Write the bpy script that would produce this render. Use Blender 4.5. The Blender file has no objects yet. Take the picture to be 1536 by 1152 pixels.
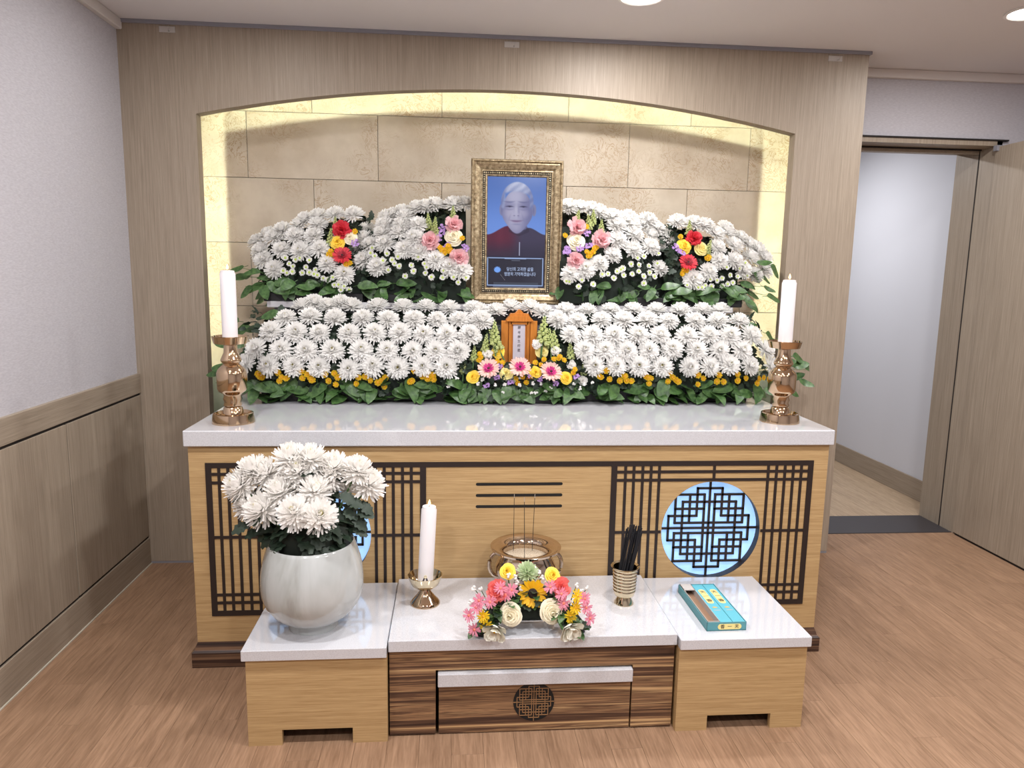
import bpy, math, random
from mathutils import Vector, Matrix
random.seed(7)
rnd = random.random
def ru(a, b): return a + (b - a) * rnd()
scene = bpy.context.scene
col = scene.collection

# ------------------------------------------------------------------ camera
CAM = Vector((-0.2535, -3.604, 1.4712)); YAW, PITCH, ROLL, FPX = 0.0836, 0.1518, -0.0172, 1091.78
def cam_axes():
    cy, sy = math.cos(YAW), math.sin(YAW)
    f = Vector((sy*math.cos(PITCH), cy*math.cos(PITCH), -math.sin(PITCH)))
    r = Vector((cy, -sy, 0)); d = f.cross(r)
    c, s = math.cos(ROLL), math.sin(ROLL)
    return c*r + s*d, -s*r + c*d, f
CR, CD, CF = cam_axes()
cd = bpy.data.cameras.new('camera'); cam = bpy.data.objects.new('camera', cd); col.objects.link(cam)
cd.sensor_fit = 'HORIZONTAL'; cd.sensor_width = 36; cd.lens = 36*FPX/1536; cd.clip_start = .05
M = Matrix.Identity(4)
for i in range(3):
    M[i][0] = CR[i]; M[i][1] = -CD[i]; M[i][2] = -CF[i]; M[i][3] = CAM[i]
cam.matrix_world = M
scene.camera = cam
def ray(x, y): return ((x-768)/FPX*CR + (y-576)/FPX*CD + CF)
def on(x, y, ax, val):
    d = ray(x, y); return CAM + d*((val-CAM[ax])/d[ax])
def on_ell(x, y, c, a):
    """first hit of a pixel ray with an ellipsoid, else the nearest point of it; returns point, normal"""
    d = ray(x, y); o = CAM - Vector(c)
    D = Vector((d[i]/a[i] for i in range(3))); O = Vector((o[i]/a[i] for i in range(3)))
    A, B, C = D.dot(D), 2*O.dot(D), O.dot(O)-1
    q = B*B-4*A*C
    if q <= 0:                                     # over the crown: stand it on the ridge of the mound
        p = on(x, y, 1, c[1]-.15*a[1]); return p, Vector(((p.x-c[0])/a[0]**2, -.6/a[1], (p.z-c[2])/a[2]**2)).normalized()
    t = (-B-math.sqrt(q))/(2*A)
    P = O+D*t; P = P.normalized()
    p = Vector((P[i]*a[i] + c[i] for i in range(3)))
    n = Vector((P[i]/a[i] for i in range(3))).normalized()
    return p, n

# ------------------------------------------------------------------ world, exposure
w = bpy.data.worlds.new('world'); scene.world = w; w.use_nodes = True
w.node_tree.nodes['Background'].inputs[0].default_value = (.9, .92, 1, 1)
w.node_tree.nodes['Background'].inputs[1].default_value = .3
vs = scene.view_settings
vs.view_transform = 'Standard'; vs.look = 'None'; vs.gamma = 1; vs.use_curve_mapping = False
vs.exposure = -0.04
LIGHT_W = 29.0
H = 2.566

# ------------------------------------------------------------------ materials
def lin(c):
    return tuple(((v/255)/12.92 if v/255 <= .04045 else ((v/255+.055)/1.055)**2.4) for v in c)
def mat(name, c, rough=.6, metal=0, spec=.5, emit=None, es=0, trans=0, coat=0, sss=0, bump=None):
    m = bpy.data.materials.new(name); m.use_nodes = True
    b = m.node_tree.nodes['Principled BSDF']; I = b.inputs
    I['Base Color'].default_value = (*lin(c), 1); I['Roughness'].default_value = rough
    I['Metallic'].default_value = metal; I['Specular IOR Level'].default_value = spec
    I['Transmission Weight'].default_value = trans; I['Coat Weight'].default_value = coat
    if sss: I['Subsurface Weight'].default_value = sss; I['Subsurface Radius'].default_value = (.01, .008, .006)
    if emit: I['Emission Color'].default_value = (*lin(emit), 1); I['Emission Strength'].default_value = es
    if bump: noise_bump(m, *bump)
    return m
def N(m, t): return m.node_tree.nodes.new(t)
def LK(m, a, b): m.node_tree.links.new(a, b)
def coords(m, scale, rand=False):
    tc = N(m, 'ShaderNodeTexCoord'); mp = N(m, 'ShaderNodeMapping'); LK(m, tc.outputs['Object'], mp.inputs['Vector'])
    mp.inputs['Scale'].default_value = scale
    if rand:
        oi = N(m, 'ShaderNodeObjectInfo'); mu = N(m, 'ShaderNodeVectorMath'); mu.operation = 'SCALE'
        cx = N(m, 'ShaderNodeCombineXYZ')
        for k in range(3): LK(m, oi.outputs['Random'], cx.inputs[k])
        LK(m, cx.outputs[0], mu.inputs[0]); mu.inputs['Scale'].default_value = 37
        LK(m, mu.outputs[0], mp.inputs['Location'])
    return mp.outputs[0]
def noise(m, vec, scale, detail=4, rough=.55, dist=0):
    n = N(m, 'ShaderNodeTexNoise'); LK(m, vec, n.inputs['Vector']); n.inputs['Scale'].default_value = scale
    n.inputs['Detail'].default_value = detail; n.inputs['Roughness'].default_value = rough; n.inputs['Distortion'].default_value = dist
    return n.outputs['Fac']
def ramp(m, fac, stops):
    r = N(m, 'ShaderNodeValToRGB'); LK(m, fac, r.inputs[0]); e = r.color_ramp.elements
    while len(e) < len(stops): e.new(.5)
    for k, (p, c) in enumerate(stops): e[k].position = p; e[k].color = (*lin(c), 1)
    return r.outputs[0]
def mix(m, fac, a, b, mode='MIX'):
    x = N(m, 'ShaderNodeMix'); x.data_type = 'RGBA'; x.blend_type = mode
    for sock, val in ((x.inputs[0], fac), (x.inputs[6], a), (x.inputs[7], b)):
        if hasattr(val, 'is_linked'): LK(m, val, sock)
        elif isinstance(val, (int, float)): sock.default_value = val
        else: sock.default_value = (*lin(val), 1)
    return x.outputs[2]
def setc(m, c): LK(m, c, m.node_tree.nodes['Principled BSDF'].inputs['Base Color'])
def bump(m, fac, strength=.2, dist=.002):
    b = N(m, 'ShaderNodeBump'); LK(m, fac, b.inputs['Height']); b.inputs['Strength'].default_value = strength; b.inputs['Distance'].default_value = dist
    LK(m, b.outputs[0], m.node_tree.nodes['Principled BSDF'].inputs['Normal'])
def noise_bump(m, scale, strength, dist=.001):
    bump(m, noise(m, coords(m, (1, 1, 1)), scale, 3), strength, dist)
def wood(name, dark, light, scale, fine=1.0, rough=.5, spec=.35, rand=False, big=.35, dist=.4):
    m = mat(name, light, rough, spec=spec)
    v = coords(m, scale, rand)
    f = ramp(m, noise(m, v, 1.0, 6, .65, dist), [(.3, dark), (.7, light)])
    v2 = coords(m, tuple(s*4*fine for s in scale), rand)
    g = noise(m, v2, 1.0, 3, .6)
    c = mix(m, .45, f, ramp(m, g, [(.35, dark), (.65, light)]))
    if rand:
        oi = N(m, 'ShaderNodeObjectInfo'); hs = N(m, 'ShaderNodeHueSaturation')
        mr = N(m, 'ShaderNodeMapRange'); LK(m, oi.outputs['Random'], mr.inputs[0]); mr.inputs[3].default_value = .95; mr.inputs[4].default_value = 1.04
        LK(m, mr.outputs[0], hs.inputs['Value']); LK(m, c, hs.inputs['Color']); c = hs.outputs[0]
    setc(m, c); bump(m, g, .12, .001)
    return m
PANEL = wood('beige_veneer', (132, 119, 104), (172, 158, 141), (130, 130, 1.8), rough=.5)
PANELH = wood('beige_veneer_rail', (132, 119, 104), (170, 156, 139), (130, 1.8, 130), rough=.5)
OAK = wood('golden_oak', (158, 126, 84), (196, 166, 121), (3, 40, 130), rough=.45)
ZEBRA = mat('zebrano', (90, 60, 40), .4, spec=.4)
_v = coords(ZEBRA, (.8, 8, 58)); _f = noise(ZEBRA, _v, 1.0, 5, .6, .6)
setc(ZEBRA, ramp(ZEBRA, _f, [(.34, (50, 34, 28)), (.44, (92, 66, 50)), (.49, (158, 122, 88)), (.53, (84, 58, 44)), (.62, (196, 160, 116))]))
ZEBRAD = mat('dark_zebrano', (60, 42, 34), .4, spec=.4)
_f = noise(ZEBRAD, coords(ZEBRAD, (.8, 8, 90)), 1.0, 5, .6, .6)
setc(ZEBRAD, ramp(ZEBRAD, _f, [(.35, (40, 28, 24)), (.5, (72, 50, 40)), (.66, (128, 98, 74))]))
FLOOR = wood('floor_oak', (120, 92, 70), (162, 130, 104), (30, 2.2, 30), fine=1.2, rough=.5, spec=.3, rand=True, dist=1.2)
FLOORB = wood('floor_oak_plain', (120, 92, 70), (162, 130, 104), (30, 2.2, 30), fine=1.2, rough=.5, spec=.3, dist=1.2)
CORF = wood('corridor_floor_oak', (150, 128, 104), (190, 168, 142), (30, 2.6, 30), rough=.45, rand=True, dist=1.0)
STONE = mat('limestone', (196, 174, 142), .55, spec=.4)
_v = coords(STONE, (1, 1, 1), True); _a = noise(STONE, _v, 5, 5, .6); _b = noise(STONE, _v, 11, 6, .68, 2.6)
_base = ramp(STONE, _a, [(.35, (182, 167, 147)), (.65, (200, 187, 168))])
_vein = ramp(STONE, _b, [(.475, (0, 0, 0)), (.5, (255, 255, 255)), (.525, (0, 0, 0))])
_c = mix(STONE, _vein, _base, (150, 118, 80)); _m = ramp(STONE, noise(STONE, _v, 3.5, 3), [(.42, (0, 0, 0)), (.62, (255, 255, 255))]); _c2 = mix(STONE, _m, _base, _c); setc(STONE, _c2)
GROUT = mat('grout', (128, 128, 120), .9)
WALLP = mat('grey_wallpaper', (188, 184, 190), .8, spec=.2)
_v = coords(WALLP, (60, 60, 260)); _f = noise(WALLP, _v, 1, 3); setc(WALLP, ramp(WALLP, _f, [(.3, (178, 175, 181)), (.7, (194, 192, 197))])); bump(WALLP, _f, .15, .001)
CORW = mat('white_wallpaper', (206, 208, 216), .8, spec=.2, bump=(180, .12))
CEIL = mat('ceiling_paint', (224, 221, 221), .85, spec=.2, bump=(220, .06))
CROWN = mat('crown_paint', (214, 209, 206), .6)
GREYTRIM = mat('grey_trim', (138, 138, 146), .5)
SILIC = mat('sealant', (196, 190, 176), .6)
GAP = mat('dark_gap', (26, 20, 18), .8)
GRANITE = mat('black_granite', (52, 50, 54), .35, bump=(300, .05))
WSTONE = mat('white_engineered_stone', (226, 222, 222), .07, spec=.9, coat=.5)
_f = noise(WSTONE, coords(WSTONE, (1, 1, 1)), 420, 2); setc(WSTONE, ramp(WSTONE, _f, [(.35, (188, 188, 193)), (.6, (205, 206, 211))]))
LAC = mat('dark_brown_lacquer', (34, 24, 22), .5)
SLOT = mat('black_slot', (10, 9, 9), .7)
GLOWP = mat('backlit_acrylic', (150, 190, 235), .25, emit=(142, 190, 244), es=.95)
_f = noise(GLOWP, coords(GLOWP, (1, 1, 1)), 14, 4, .6, 1.0)
LK(GLOWP, ramp(GLOWP, _f, [(.35, (140, 186, 242)), (.7, (172, 210, 250))]), GLOWP.node_tree.nodes['Principled BSDF'].inputs['Emission Color'])
BRASS = mat('polished_brass', (206, 180, 150), .1, 1)
BRASSL = mat('pale_polished_brass', (216, 202, 172), .1, 1)
BRONZE = mat('bronze_bowl', (202, 184, 164), .09, 1)
WAX = mat('candle_wax', (226, 222, 224), .45, sss=.15)
WICK = mat('wick', (40, 34, 30), .9)
FLAME = mat('flame', (255, 210, 150), .5, emit=(255, 190, 120), es=6)
GOLD = mat('antique_gold_leaf', (158, 132, 92), .42, .75)
_f = noise(GOLD, coords(GOLD, (1, 1, 1)), 70, 5, .7); setc(GOLD, ramp(GOLD, _f, [(.3, (92, 78, 58)), (.5, (156, 138, 108)), (.72, (198, 184, 154))]))
GOLDP = mat('pearl_gilding', (196, 182, 152), .3, .8)
FBLACK = mat('frame_black', (34, 28, 22), .6)
TABW = wood('orange_cherry', (176, 102, 32), (206, 132, 52), (60, 60, 4), rough=.45)
PAPER = mat('tablet_paper', (208, 204, 216), .8)
INK = mat('ink', (52, 44, 52), .8)
CERAM = mat('celadon_white_glaze', (196, 198, 194), .12, coat=.5)
_v = coords(CERAM, (9, 9, 3)); _f = noise(CERAM, _v, 1, 4, .6, .6); setc(CERAM, ramp(CERAM, _f, [(.34, (156, 158, 155)), (.5, (178, 182, 181)), (.7, (190, 194, 194))]))
SAND = mat('burner_sand', (206, 190, 166), .95)
_f = noise(SAND, coords(SAND, (1, 1, 1)), 330, 2, .8); setc(SAND, ramp(SAND, _f, [(.35, (132, 112, 90)), (.55, (196, 182, 160))])); bump(SAND, _f, .8, .003)
INCENSE = mat('black_incense', (22, 23, 30), .75)
ASH = mat('incense_ash', (170, 160, 150), .9)
TEAL = mat('teal_card', (92, 170, 186), .5)
TEALD = mat('teal_card_side', (82, 142, 150), .55)
LABELY = mat('yellow_label', (226, 208, 134), .6)
CARDG = mat('grey_card', (178, 172, 168), .7)
CARDB = mat('brown_card_inside', (142, 112, 90), .8)
PLASTIC = mat('clear_plastic', (226, 220, 214), .25, trans=.35)
WHITE = mat('white_petal', (250, 249, 247), .55, spec=.3)
CREAM = mat('cream_green_heart', (242, 236, 176), .6)
VWHITE = mat('ivory_petal', (251, 249, 246), .55)
POMG = mat('green_eye', (176, 196, 96), .7)
YEL = mat('yellow_button_petal', (238, 200, 44), .6)
ORA = mat('orange_button_eye', (198, 142, 24), .7)
YROSE = mat('yellow_rose_petal', (252, 220, 78), .5)
PYROSE = mat('pale_yellow_rose_petal', (248, 236, 160), .5)
CROSE = mat('cream_rose_petal', (250, 243, 218), .5)
PINKC = mat('pale_pink_petal', (244, 202, 206), .55)
PGERB = mat('blush_gerbera_petal', (248, 214, 204), .5)
MAGEN = mat('magenta_ring', (190, 44, 120), .6)
DARKE = mat('dark_eye', (58, 24, 30), .8)
RGERB = mat('coral_red_petal', (226, 70, 84), .5)
RGERB2 = mat('red_gerbera_heart', (150, 34, 48), .7)
PURP = mat('lilac_statice', (172, 136, 196), .7)
SNAP = mat('pale_green_snapdragon', (214, 222, 160), .55)
SUN = mat('sunflower_petal', (252, 204, 40), .5)
SUNE = mat('sunflower_eye', (34, 24, 18), .9)
PDAIS = mat('pink_daisy_petal', (242, 164, 188), .55)
PEYE = mat('coral_daisy_eye', (230, 130, 110), .7)
YDAIS = mat('yellow_daisy_petal', (250, 214, 40), .55)
YEYE = mat('golden_daisy_eye', (226, 170, 30), .7)
CORAL = mat('coral_petal', (244, 134, 128), .55)
PGREEN = mat('pale_green_petal', (212, 226, 190), .55)
LEAF = mat('fresh_green_leaf', (62, 98, 52), .4, spec=.5)
_f = noise(LEAF, coords(LEAF, (1, 1, 1), True), 6, 2); setc(LEAF, ramp(LEAF, _f, [(.3, (42, 72, 37)), (.7, (80, 112, 61))]))
LEAFD = mat('dark_green_leaf', (34, 50, 36), .55)
FOAM = mat('dark_foliage_bed', (20, 30, 22), .9)
TRAY = mat('black_tray', (22, 22, 26), .5)
STEM = mat('stem_green', (70, 104, 56), .6)
LEDM = mat('warm_led', (255, 246, 190), .5, emit=(240, 252, 224), es=200)
LAMPM = mat('lamp_diffuser', (255, 255, 255), .5, emit=(255, 250, 244), es=9)
LAMPR = mat('lamp_trim', (236, 234, 232), .4)

def thin(m, f=.45):
    nt = m.node_tree; b = nt.nodes['Principled BSDF']; o = nt.nodes['Material Output']
    tr = nt.nodes.new('ShaderNodeBsdfTranslucent'); tr.inputs[0].default_value = b.inputs['Base Color'].default_value
    mx = nt.nodes.new('ShaderNodeMixShader'); mx.inputs[0].default_value = f
    nt.links.new(b.outputs[0], mx.inputs[1]); nt.links.new(tr.outputs[0], mx.inputs[2]); nt.links.new(mx.outputs[0], o.inputs['Surface'])
for m_ in (YROSE, PYROSE, CROSE): thin(m_, .15)
for m_ in (WHITE, CREAM, VWHITE, YEL, PINKC, PGERB, RGERB, SNAP, SUN, PDAIS, YDAIS, CORAL, PGREEN): thin(m_)
# ------------------------------------------------------------------ mesh helpers
def wloc(o):
    v = Vector((0, 0, 0))
    while o: v = v + o.location; o = o.parent
    return v
class MB:
    def __init__(s): s.v = []; s.f = []; s.sm = []
    def add(s, vs, fs, smooth=False):
        b = len(s.v); s.v += [Vector(p) for p in vs]; s.f += [tuple(b+i for i in f) for f in fs]; s.sm += [smooth]*len(fs); return s
    def box(s, x0, x1, y0, y1, z0, z1, bev=0):
        if bev:
            b = bev; pts = []
            # chamfered box: 24 verts
            for x, bx in ((x0, b), (x1, -b)):
                for y, by in ((y0, b), (y1, -b)):
                    for z, bz in ((z0, b), (z1, -b)):
                        pts += [(x, y+by, z+bz), (x+bx, y, z+bz), (x+bx, y+by, z)]
            import itertools
            id_ = lambda i, j, k, a: ((i*2+j)*2+k)*3+a
            F = []
            for i in (0, 1):
                F.append([id_(i, 0, 0, 0), id_(i, 1, 0, 0), id_(i, 1, 1, 0), id_(i, 0, 1, 0)][::(-1 if i == 0 else 1)])
                F.append([id_(0, i, 0, 1), id_(1, i, 0, 1), id_(1, i, 1, 1), id_(0, i, 1, 1)][::(1 if i == 0 else -1)])
                F.append([id_(0, 0, i, 2), id_(0, 1, i, 2), id_(1, 1, i, 2), id_(1, 0, i, 2)][::(1 if i == 0 else -1)])
            for i in (0, 1):
                for j in (0, 1):
                    F.append([id_(i, j, 0, 0), id_(i, j, 1, 0), id_(i, j, 1, 1), id_(i, j, 0, 1)][::(1 if i != j else -1)])
                    F.append([id_(i, 0, j, 0), id_(i, 1, j, 0), id_(i, 1, j, 2), id_(i, 0, j, 2)][::(1 if i == j else -1)])
                    F.append([id_(0, i, j, 1), id_(1, i, j, 1), id_(1, i, j, 2), id_(0, i, j, 2)][::(1 if i != j else -1)])
                    for k in (0, 1):
                        F.append([id_(i, j, k, 0), id_(i, j, k, 1), id_(i, j, k, 2)][::(1 if (i+j+k) % 2 == 0 else -1)])
            return s.add(pts, F)
        P = [(x, y, z) for x in (x0, x1) for y in (y0, y1) for z in (z0, z1)]
        return s.add(P, [(0, 1, 3, 2), (4, 6, 7, 5), (0, 4, 5, 1), (2, 3, 7, 6), (0, 2, 6, 4), (1, 5, 7, 3)])
    def lathe(s, prof, c=(0, 0, 0), seg=32, smooth=True):
        c = Vector(c); n = len(prof); V = []; F = []
        for r, z in prof:
            for k in range(seg):
                a = 2*math.pi*k/seg; V.append(c+Vector((r*math.cos(a), r*math.sin(a), z)))
        for i in range(n-1):
            for k in range(seg):
                k2 = (k+1) % seg; F.append((i*seg+k, i*seg+k2, (i+1)*seg+k2, (i+1)*seg+k))
        if prof[0][0] > 1e-5: F.append(tuple(range(seg-1, -1, -1)))
        if prof[-1][0] > 1e-5: F.append(tuple((n-1)*seg+k for k in range(seg)))
        return s.add(V, F, smooth)
    def tube(s, pts, r, seg=8, smooth=True):
        pts = [Vector(p) for p in pts]; n = len(pts); V = []; F = []
        rr = r if isinstance(r, (list, tuple)) else [r]*n
        for i, p in enumerate(pts):
            t = (pts[min(i+1, n-1)]-pts[max(i-1, 0)]).normalized()
            u = t.cross(Vector((0, 0, 1)) if abs(t.z) < .9 else Vector((1, 0, 0))).normalized(); v = t.cross(u)
            for k in range(seg):
                a = 2*math.pi*k/seg; V.append(p+rr[i]*(math.cos(a)*u+math.sin(a)*v))
        for i in range(n-1):
            for k in range(seg):
                k2 = (k+1) % seg; F.append((i*seg+k, i*seg+k2, (i+1)*seg+k2, (i+1)*seg+k))
        F += [tuple(range(seg-1, -1, -1)), tuple((n-1)*seg+k for k in range(seg))]
        return s.add(V, F, smooth)
    def prism(s, poly, y0, y1):
        """polygon in x,z extruded along y"""
        n = len(poly); V = [(x, y0, z) for x, z in poly]+[(x, y1, z) for x, z in poly]
        F = [tuple(range(n)), tuple(range(2*n-1, n-1, -1))]+[(i, n+i, n+(i+1) % n, (i+1) % n) for i in range(n)]
        return s.add(V, F)
    def ball(s, c, r, seg=10, ring=6, sc=(1, 1, 1)):
        V = []; F = []; c = Vector(c)
        for i in range(ring+1):
            t = math.pi*i/ring
            for k in range(seg):
                a = 2*math.pi*k/seg; V.append(c+Vector((r*sc[0]*math.sin(t)*math.cos(a), r*sc[1]*math.sin(t)*math.sin(a), -r*sc[2]*math.cos(t))))
        for i in range(ring):
            for k in range(seg):
                k2 = (k+1) % seg; F.append((i*seg+k, i*seg+k2, (i+1)*seg+k2, (i+1)*seg+k))
        return s.add(V, F, True)
    def mesh(s, name, m, off=(0, 0, 0)):
        off = Vector(off); me = bpy.data.meshes.new(name)
        me.from_pydata([tuple(p-off) for p in s.v], [], s.f); me.polygons.foreach_set('use_smooth', s.sm)
        if m: me.materials.append(m)
        me.update()
        if any(s.sm): me.set_sharp_from_angle(angle=1.0)
        return me
    def build(s, name, m, parent=None, loc=None):
        """world-coordinate shape -> one object; origin at its parent's origin (or at loc)"""
        off = wloc(parent) if parent else Vector(loc or (0, 0, 0))
        o = bpy.data.objects.new(name, s.mesh(name, m, off)); col.objects.link(o)
        if parent: o.parent = parent
        else: o.location = off
        return o
def box(*a, **k): return MB().box(*a, **k)
def tag(o, label, cat, group=None, kind=None):
    if label: o['label'] = label
    if cat: o['category'] = cat
    if group: o['group'] = group
    if kind: o['kind'] = kind
    return o
def struct(o, label=None): o['kind'] = 'structure'; 
def thing(name, loc, label, cat, group=None):
    o = bpy.data.objects.new(name, None); o.empty_display_size = .05; col.objects.link(o); o.location = loc
    return tag(o, label, cat, group)
def inst(name, me, parent, pos, z=(0, 0, 1), scale=1, spin=0, sub=None):
    """a shared mesh placed with its local Z along z; sub = [(name, mesh)] sub-parts"""
    o = bpy.data.objects.new(name, me); col.objects.link(o); o.parent = parent
    z = Vector(z).normalized(); q = z.to_track_quat('Z', 'Y')
    o.location = Vector(pos)-(wloc(parent) if parent else Vector((0, 0, 0)))
    o.rotation_mode = 'QUATERNION'
    o.rotation_quaternion = q @ Matrix.Rotation(spin, 3, 'Z').to_quaternion()
    o.scale = (scale,)*3 if isinstance(scale, (int, float)) else scale
    for n, m in (sub or []):
        c = bpy.data.objects.new(n, m); col.objects.link(c); c.parent = o
    return o
def text_mesh(s, size, m, extrude=.0002):
    cu = bpy.data.curves.new('text', 'FONT'); cu.body = s; cu.size = size; cu.extrude = extrude; cu.align_x = 'CENTER'; cu.align_y = 'CENTER'
    o = bpy.data.objects.new('text_tmp', cu); col.objects.link(o)
    dg = bpy.context.evaluated_depsgraph_get(); me = bpy.data.meshes.new_from_object(o.evaluated_get(dg))
    bpy.data.objects.remove(o); me.materials.clear(); me.materials.append(m); return me

# ================================================================== SETTING
# floor: planks as parts
fl = box(-1.9, 4.3, -5.6, .285, -.05, -.004).build('floor', FLOORB); struct(fl)
PW, PL = .1, .92
pm = {}
def plank(parent, x0, x1, y0, y1, m):
    w_, l_ = round(x1-x0, 3), round(y1-y0, 3)
    if (w_, l_, m.name) not in pm:
        g = .0003; pm[(w_, l_, m.name)] = MB().box(-w_/2+g, w_/2-g, -l_/2+g, l_/2-g, -.006, 0, bev=.0003).mesh('plank', m)
    inst('plank', pm[(w_, l_, m.name)], parent, ((x0+x1)/2, (y0+y1)/2, 0))
x = -1.75; k = 0
while x < 2.95:
    y = .285; L = [.92, .46, .7, .25, .6][k % 5]
    while y > -2.5:
        plank(fl, x, x+PW, y-L, y, FLOOR); y -= L; L = PL
    x += PW; k += 1
# ceiling
ce = box(-1.9, 4.3, -5.6, .285, H, H+.05).build('ceiling', CEIL); struct(ce)
# left wall with wainscot
wl = box(-1.87, -1.762, -5.6, .3, 0, H).build('wall_left', WALLP); struct(wl)
bx = box(-1.765, -1.748, -5.6, 0, .868, .962, bev=.002).build('wainscot_rail', PANELH, wl)
for a, b in ((-.69, -.002), (-1.61, -.694), (-2.53, -1.614), (-3.45, -2.534), (-4.37, -3.454)):
    box(-1.765, -1.75, a+.002, b-.002, .147, .857, bev=.0015).build('wainscot_panel', PANEL, wl)
box(-1.764, -1.757, -5.6, 0, .12, .9).build('wainscot_backing', GAP, wl)
bb = box(-1.765, -1.749, -5.6, 0, 0, .136, bev=.0015).build('baseboard_left', PANELH); struct(bb)
box(-1.752, -1.745, -5.6, 0, 0, .005).build('sealant_line', SILIC, bb)
cr = box(-1.765, -1.735, -5.6, .0, H-.045, H, bev=.004).build('trim_1', CROWN); struct(cr)
# arched wood panel wall
XL, XR, XN, XM = -1.766, 1.772, -1.431, 1.427
def arch(x): return 2.323-x*x/(2*6.67)
wa = MB(); T = .018
wa.box(XL, XN, 0, T, .012, H); wa.box(XM, XR, 0, T, .012, H)
n = 48; V = []; F = []
for i in range(n+1):
    xx = XN+(XM-XN)*i/n
    V += [(xx, 0, arch(xx)), (xx, 0, H), (xx, T, arch(xx)), (xx, T, H)]
for i in range(n):
    a, b = 4*i, 4*(i+1); F += [(a, b, b+1, a+1), (a+2, a+3, b+3, b+2), (a, a+2, b+2, b)]
wa.add(V, F)
wa.box(XR-.018, XR, T, .27, .012, H)
wao = wa.build('wall_arch', PANEL); struct(wao)
lip = MB(); LD = .062; LT = .008
lip.box(XN-LT, XN, T, LD, 0, arch(XN)+LT); lip.box(XM, XM+LT, T, LD, 0, arch(XM)+LT)
V = []; F = []
for i in range(n+1):
    xx = XN+(XM-XN)*i/n; z = arch(xx)
    V += [(xx, T, z), (xx, LD, z), (xx, LD, z+LT), (xx, T, z+LT)]
for i in range(n):
    a, b = 4*i, 4*(i+1); F += [(a, a+1, b+1, b), (a+1, a+2, b+2, b+1), (a+2, a+3, b+3, b+2)]
lip.add(V, F); lip.build('opening_edge', PANEL, wao)
box(XL, XN, .002, T, 0, .014).build('shadow_gap', GREYTRIM, wao)
box(XM, XR, .002, T, 0, .014).build('shadow_gap', GREYTRIM, wao)
t = box(XL, XR+.01, -.012, .02, H-.016, H, bev=.002).build('trim_2', GREYTRIM); struct(t)
# niche wall: limestone tiles
NY = .27
wn = box(XL-.02, XR-.02, NY+.006, NY+.08, 0, H).build('wall_niche', GROUT); struct(wn)
TW, TH = .647, .3215
for r in range(-2, 5):
    z0 = 1.600+TH*(r-0); z1 = z0+TH
    off = -.309 if r % 2 == 0 else -.632
    for k in range(-3, 4):
        x0, x1 = off+TW*k, off+TW*(k+1); x0, x1 = max(x0, XL), min(x1, XR-.02)
        z1c = min(z1, H)
        if x1-x0 < .03 or z1c-z0 < .03: continue
        g = .0012
        MB().box(x0+g, x1-g, NY, NY+.012, z0+g, z1c-g, bev=.001).build('stone_tile', STONE, wn)
# door wall, jambs, threshold, corridor
wb = MB(); DX0, DX1, DZ = 1.86, 2.69, 2.2
wb.box(XR, DX0, .285, .57, 0, H); wb.box(DX1+.02, 4.3, .285, .57, 0, H); wb.box(DX0, DX1+.02, .285, .57, DZ+.02, H)
wbo = wb.build('wall_back', WALLP); struct(wbo)
df = MB(); df.box(DX1, DX1+.03, .27, .59, 0, DZ+.02); df.box(DX0-.03, DX0, .27, .59, 0, DZ+.02); df.box(DX0-.03, DX1+.03, .27, .59, DZ-.005, DZ+.02)
dfo = df.build('door_1', PANEL); struct(dfo)
box(DX0, DX1, .40, .415, DZ-.03, DZ-.005).build('door_stop', PANELH, dfo)
box(DX0, DX1, .385, .40, DZ-.012, DZ-.004).build('stop_gap', GAP, dfo)
box(DX1-.002, DX1+.001, .395, .402, .0, DZ-.005).build('stop_gap', GAP, dfo)
box(DX0-.03, DX1+.06, .262, .284, DZ+.02, DZ+.028).build('shadow_gap', GAP, dfo)
lf = box(2.678, 2.718, -.66, .262, .012, DZ-.012, bev=.002).build('door_leaf', PANEL, dfo)
box(2.664, 2.70, .235, .262, DZ-.035, DZ-.006).build('hinge', GREYTRIM, dfo)
box(2.684, 2.712, -.65, .25, .0, .012).build('clearance_shadow', GAP, dfo)  # dark strip standing in for the shade in the clearance under the leaf
c2 = box(XR, 4.3, .255, .286, H-.045, H, bev=.004).build('trim_3', CROWN); struct(c2)
th = box(DX0, DX1, .285, .585, -.05, .004, bev=.002).build('trim_4', GRANITE); struct(th)
cf = box(.3, 2.9, .585, 3.4, -.05, -.003).build('floor_corridor', CORF); struct(cf)
x = 2.88-.12; k = 0
while x > 1.3:
    y = .585; L = [.5, .9, .3, .7][k % 4]
    while y < 2.9:
        plank(cf, x, x+.12, y, min(y+L, 3.4), CORF); y += L; L = .9
    x -= .12; k += 1
cw = box(2.88, 2.98, .57, 3.4, 0, 2.5).build('wall_corridor_right', CORW); struct(cw)
ce2 = box(.3, 2.98, 3.4, 3.5, 0, 2.5).build('wall_corridor_end', CORW); struct(ce2)
cwl = box(.2, .3, .57, 3.5, 0, 2.5).build('wall_corridor_left', CORW); struct(cwl)
cc = box(.2, 2.98, .57, 3.5, 2.5, 2.55).build('ceiling_corridor', CEIL); struct(cc)
cb = box(2.868, 2.88, .59, 3.4, 0, .145, bev=.002).build('baseboard_corridor', PANELH); struct(cb)
# rest of the room behind and beside the camera
wr = box(4.2, 4.3, -5.6, .3, 0, H).build('wall_right', WALLP); struct(wr)
wf = box(-1.9, 4.3, -5.7, -5.6, 0, H).build('wall_front', WALLP); struct(wf)

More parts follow.
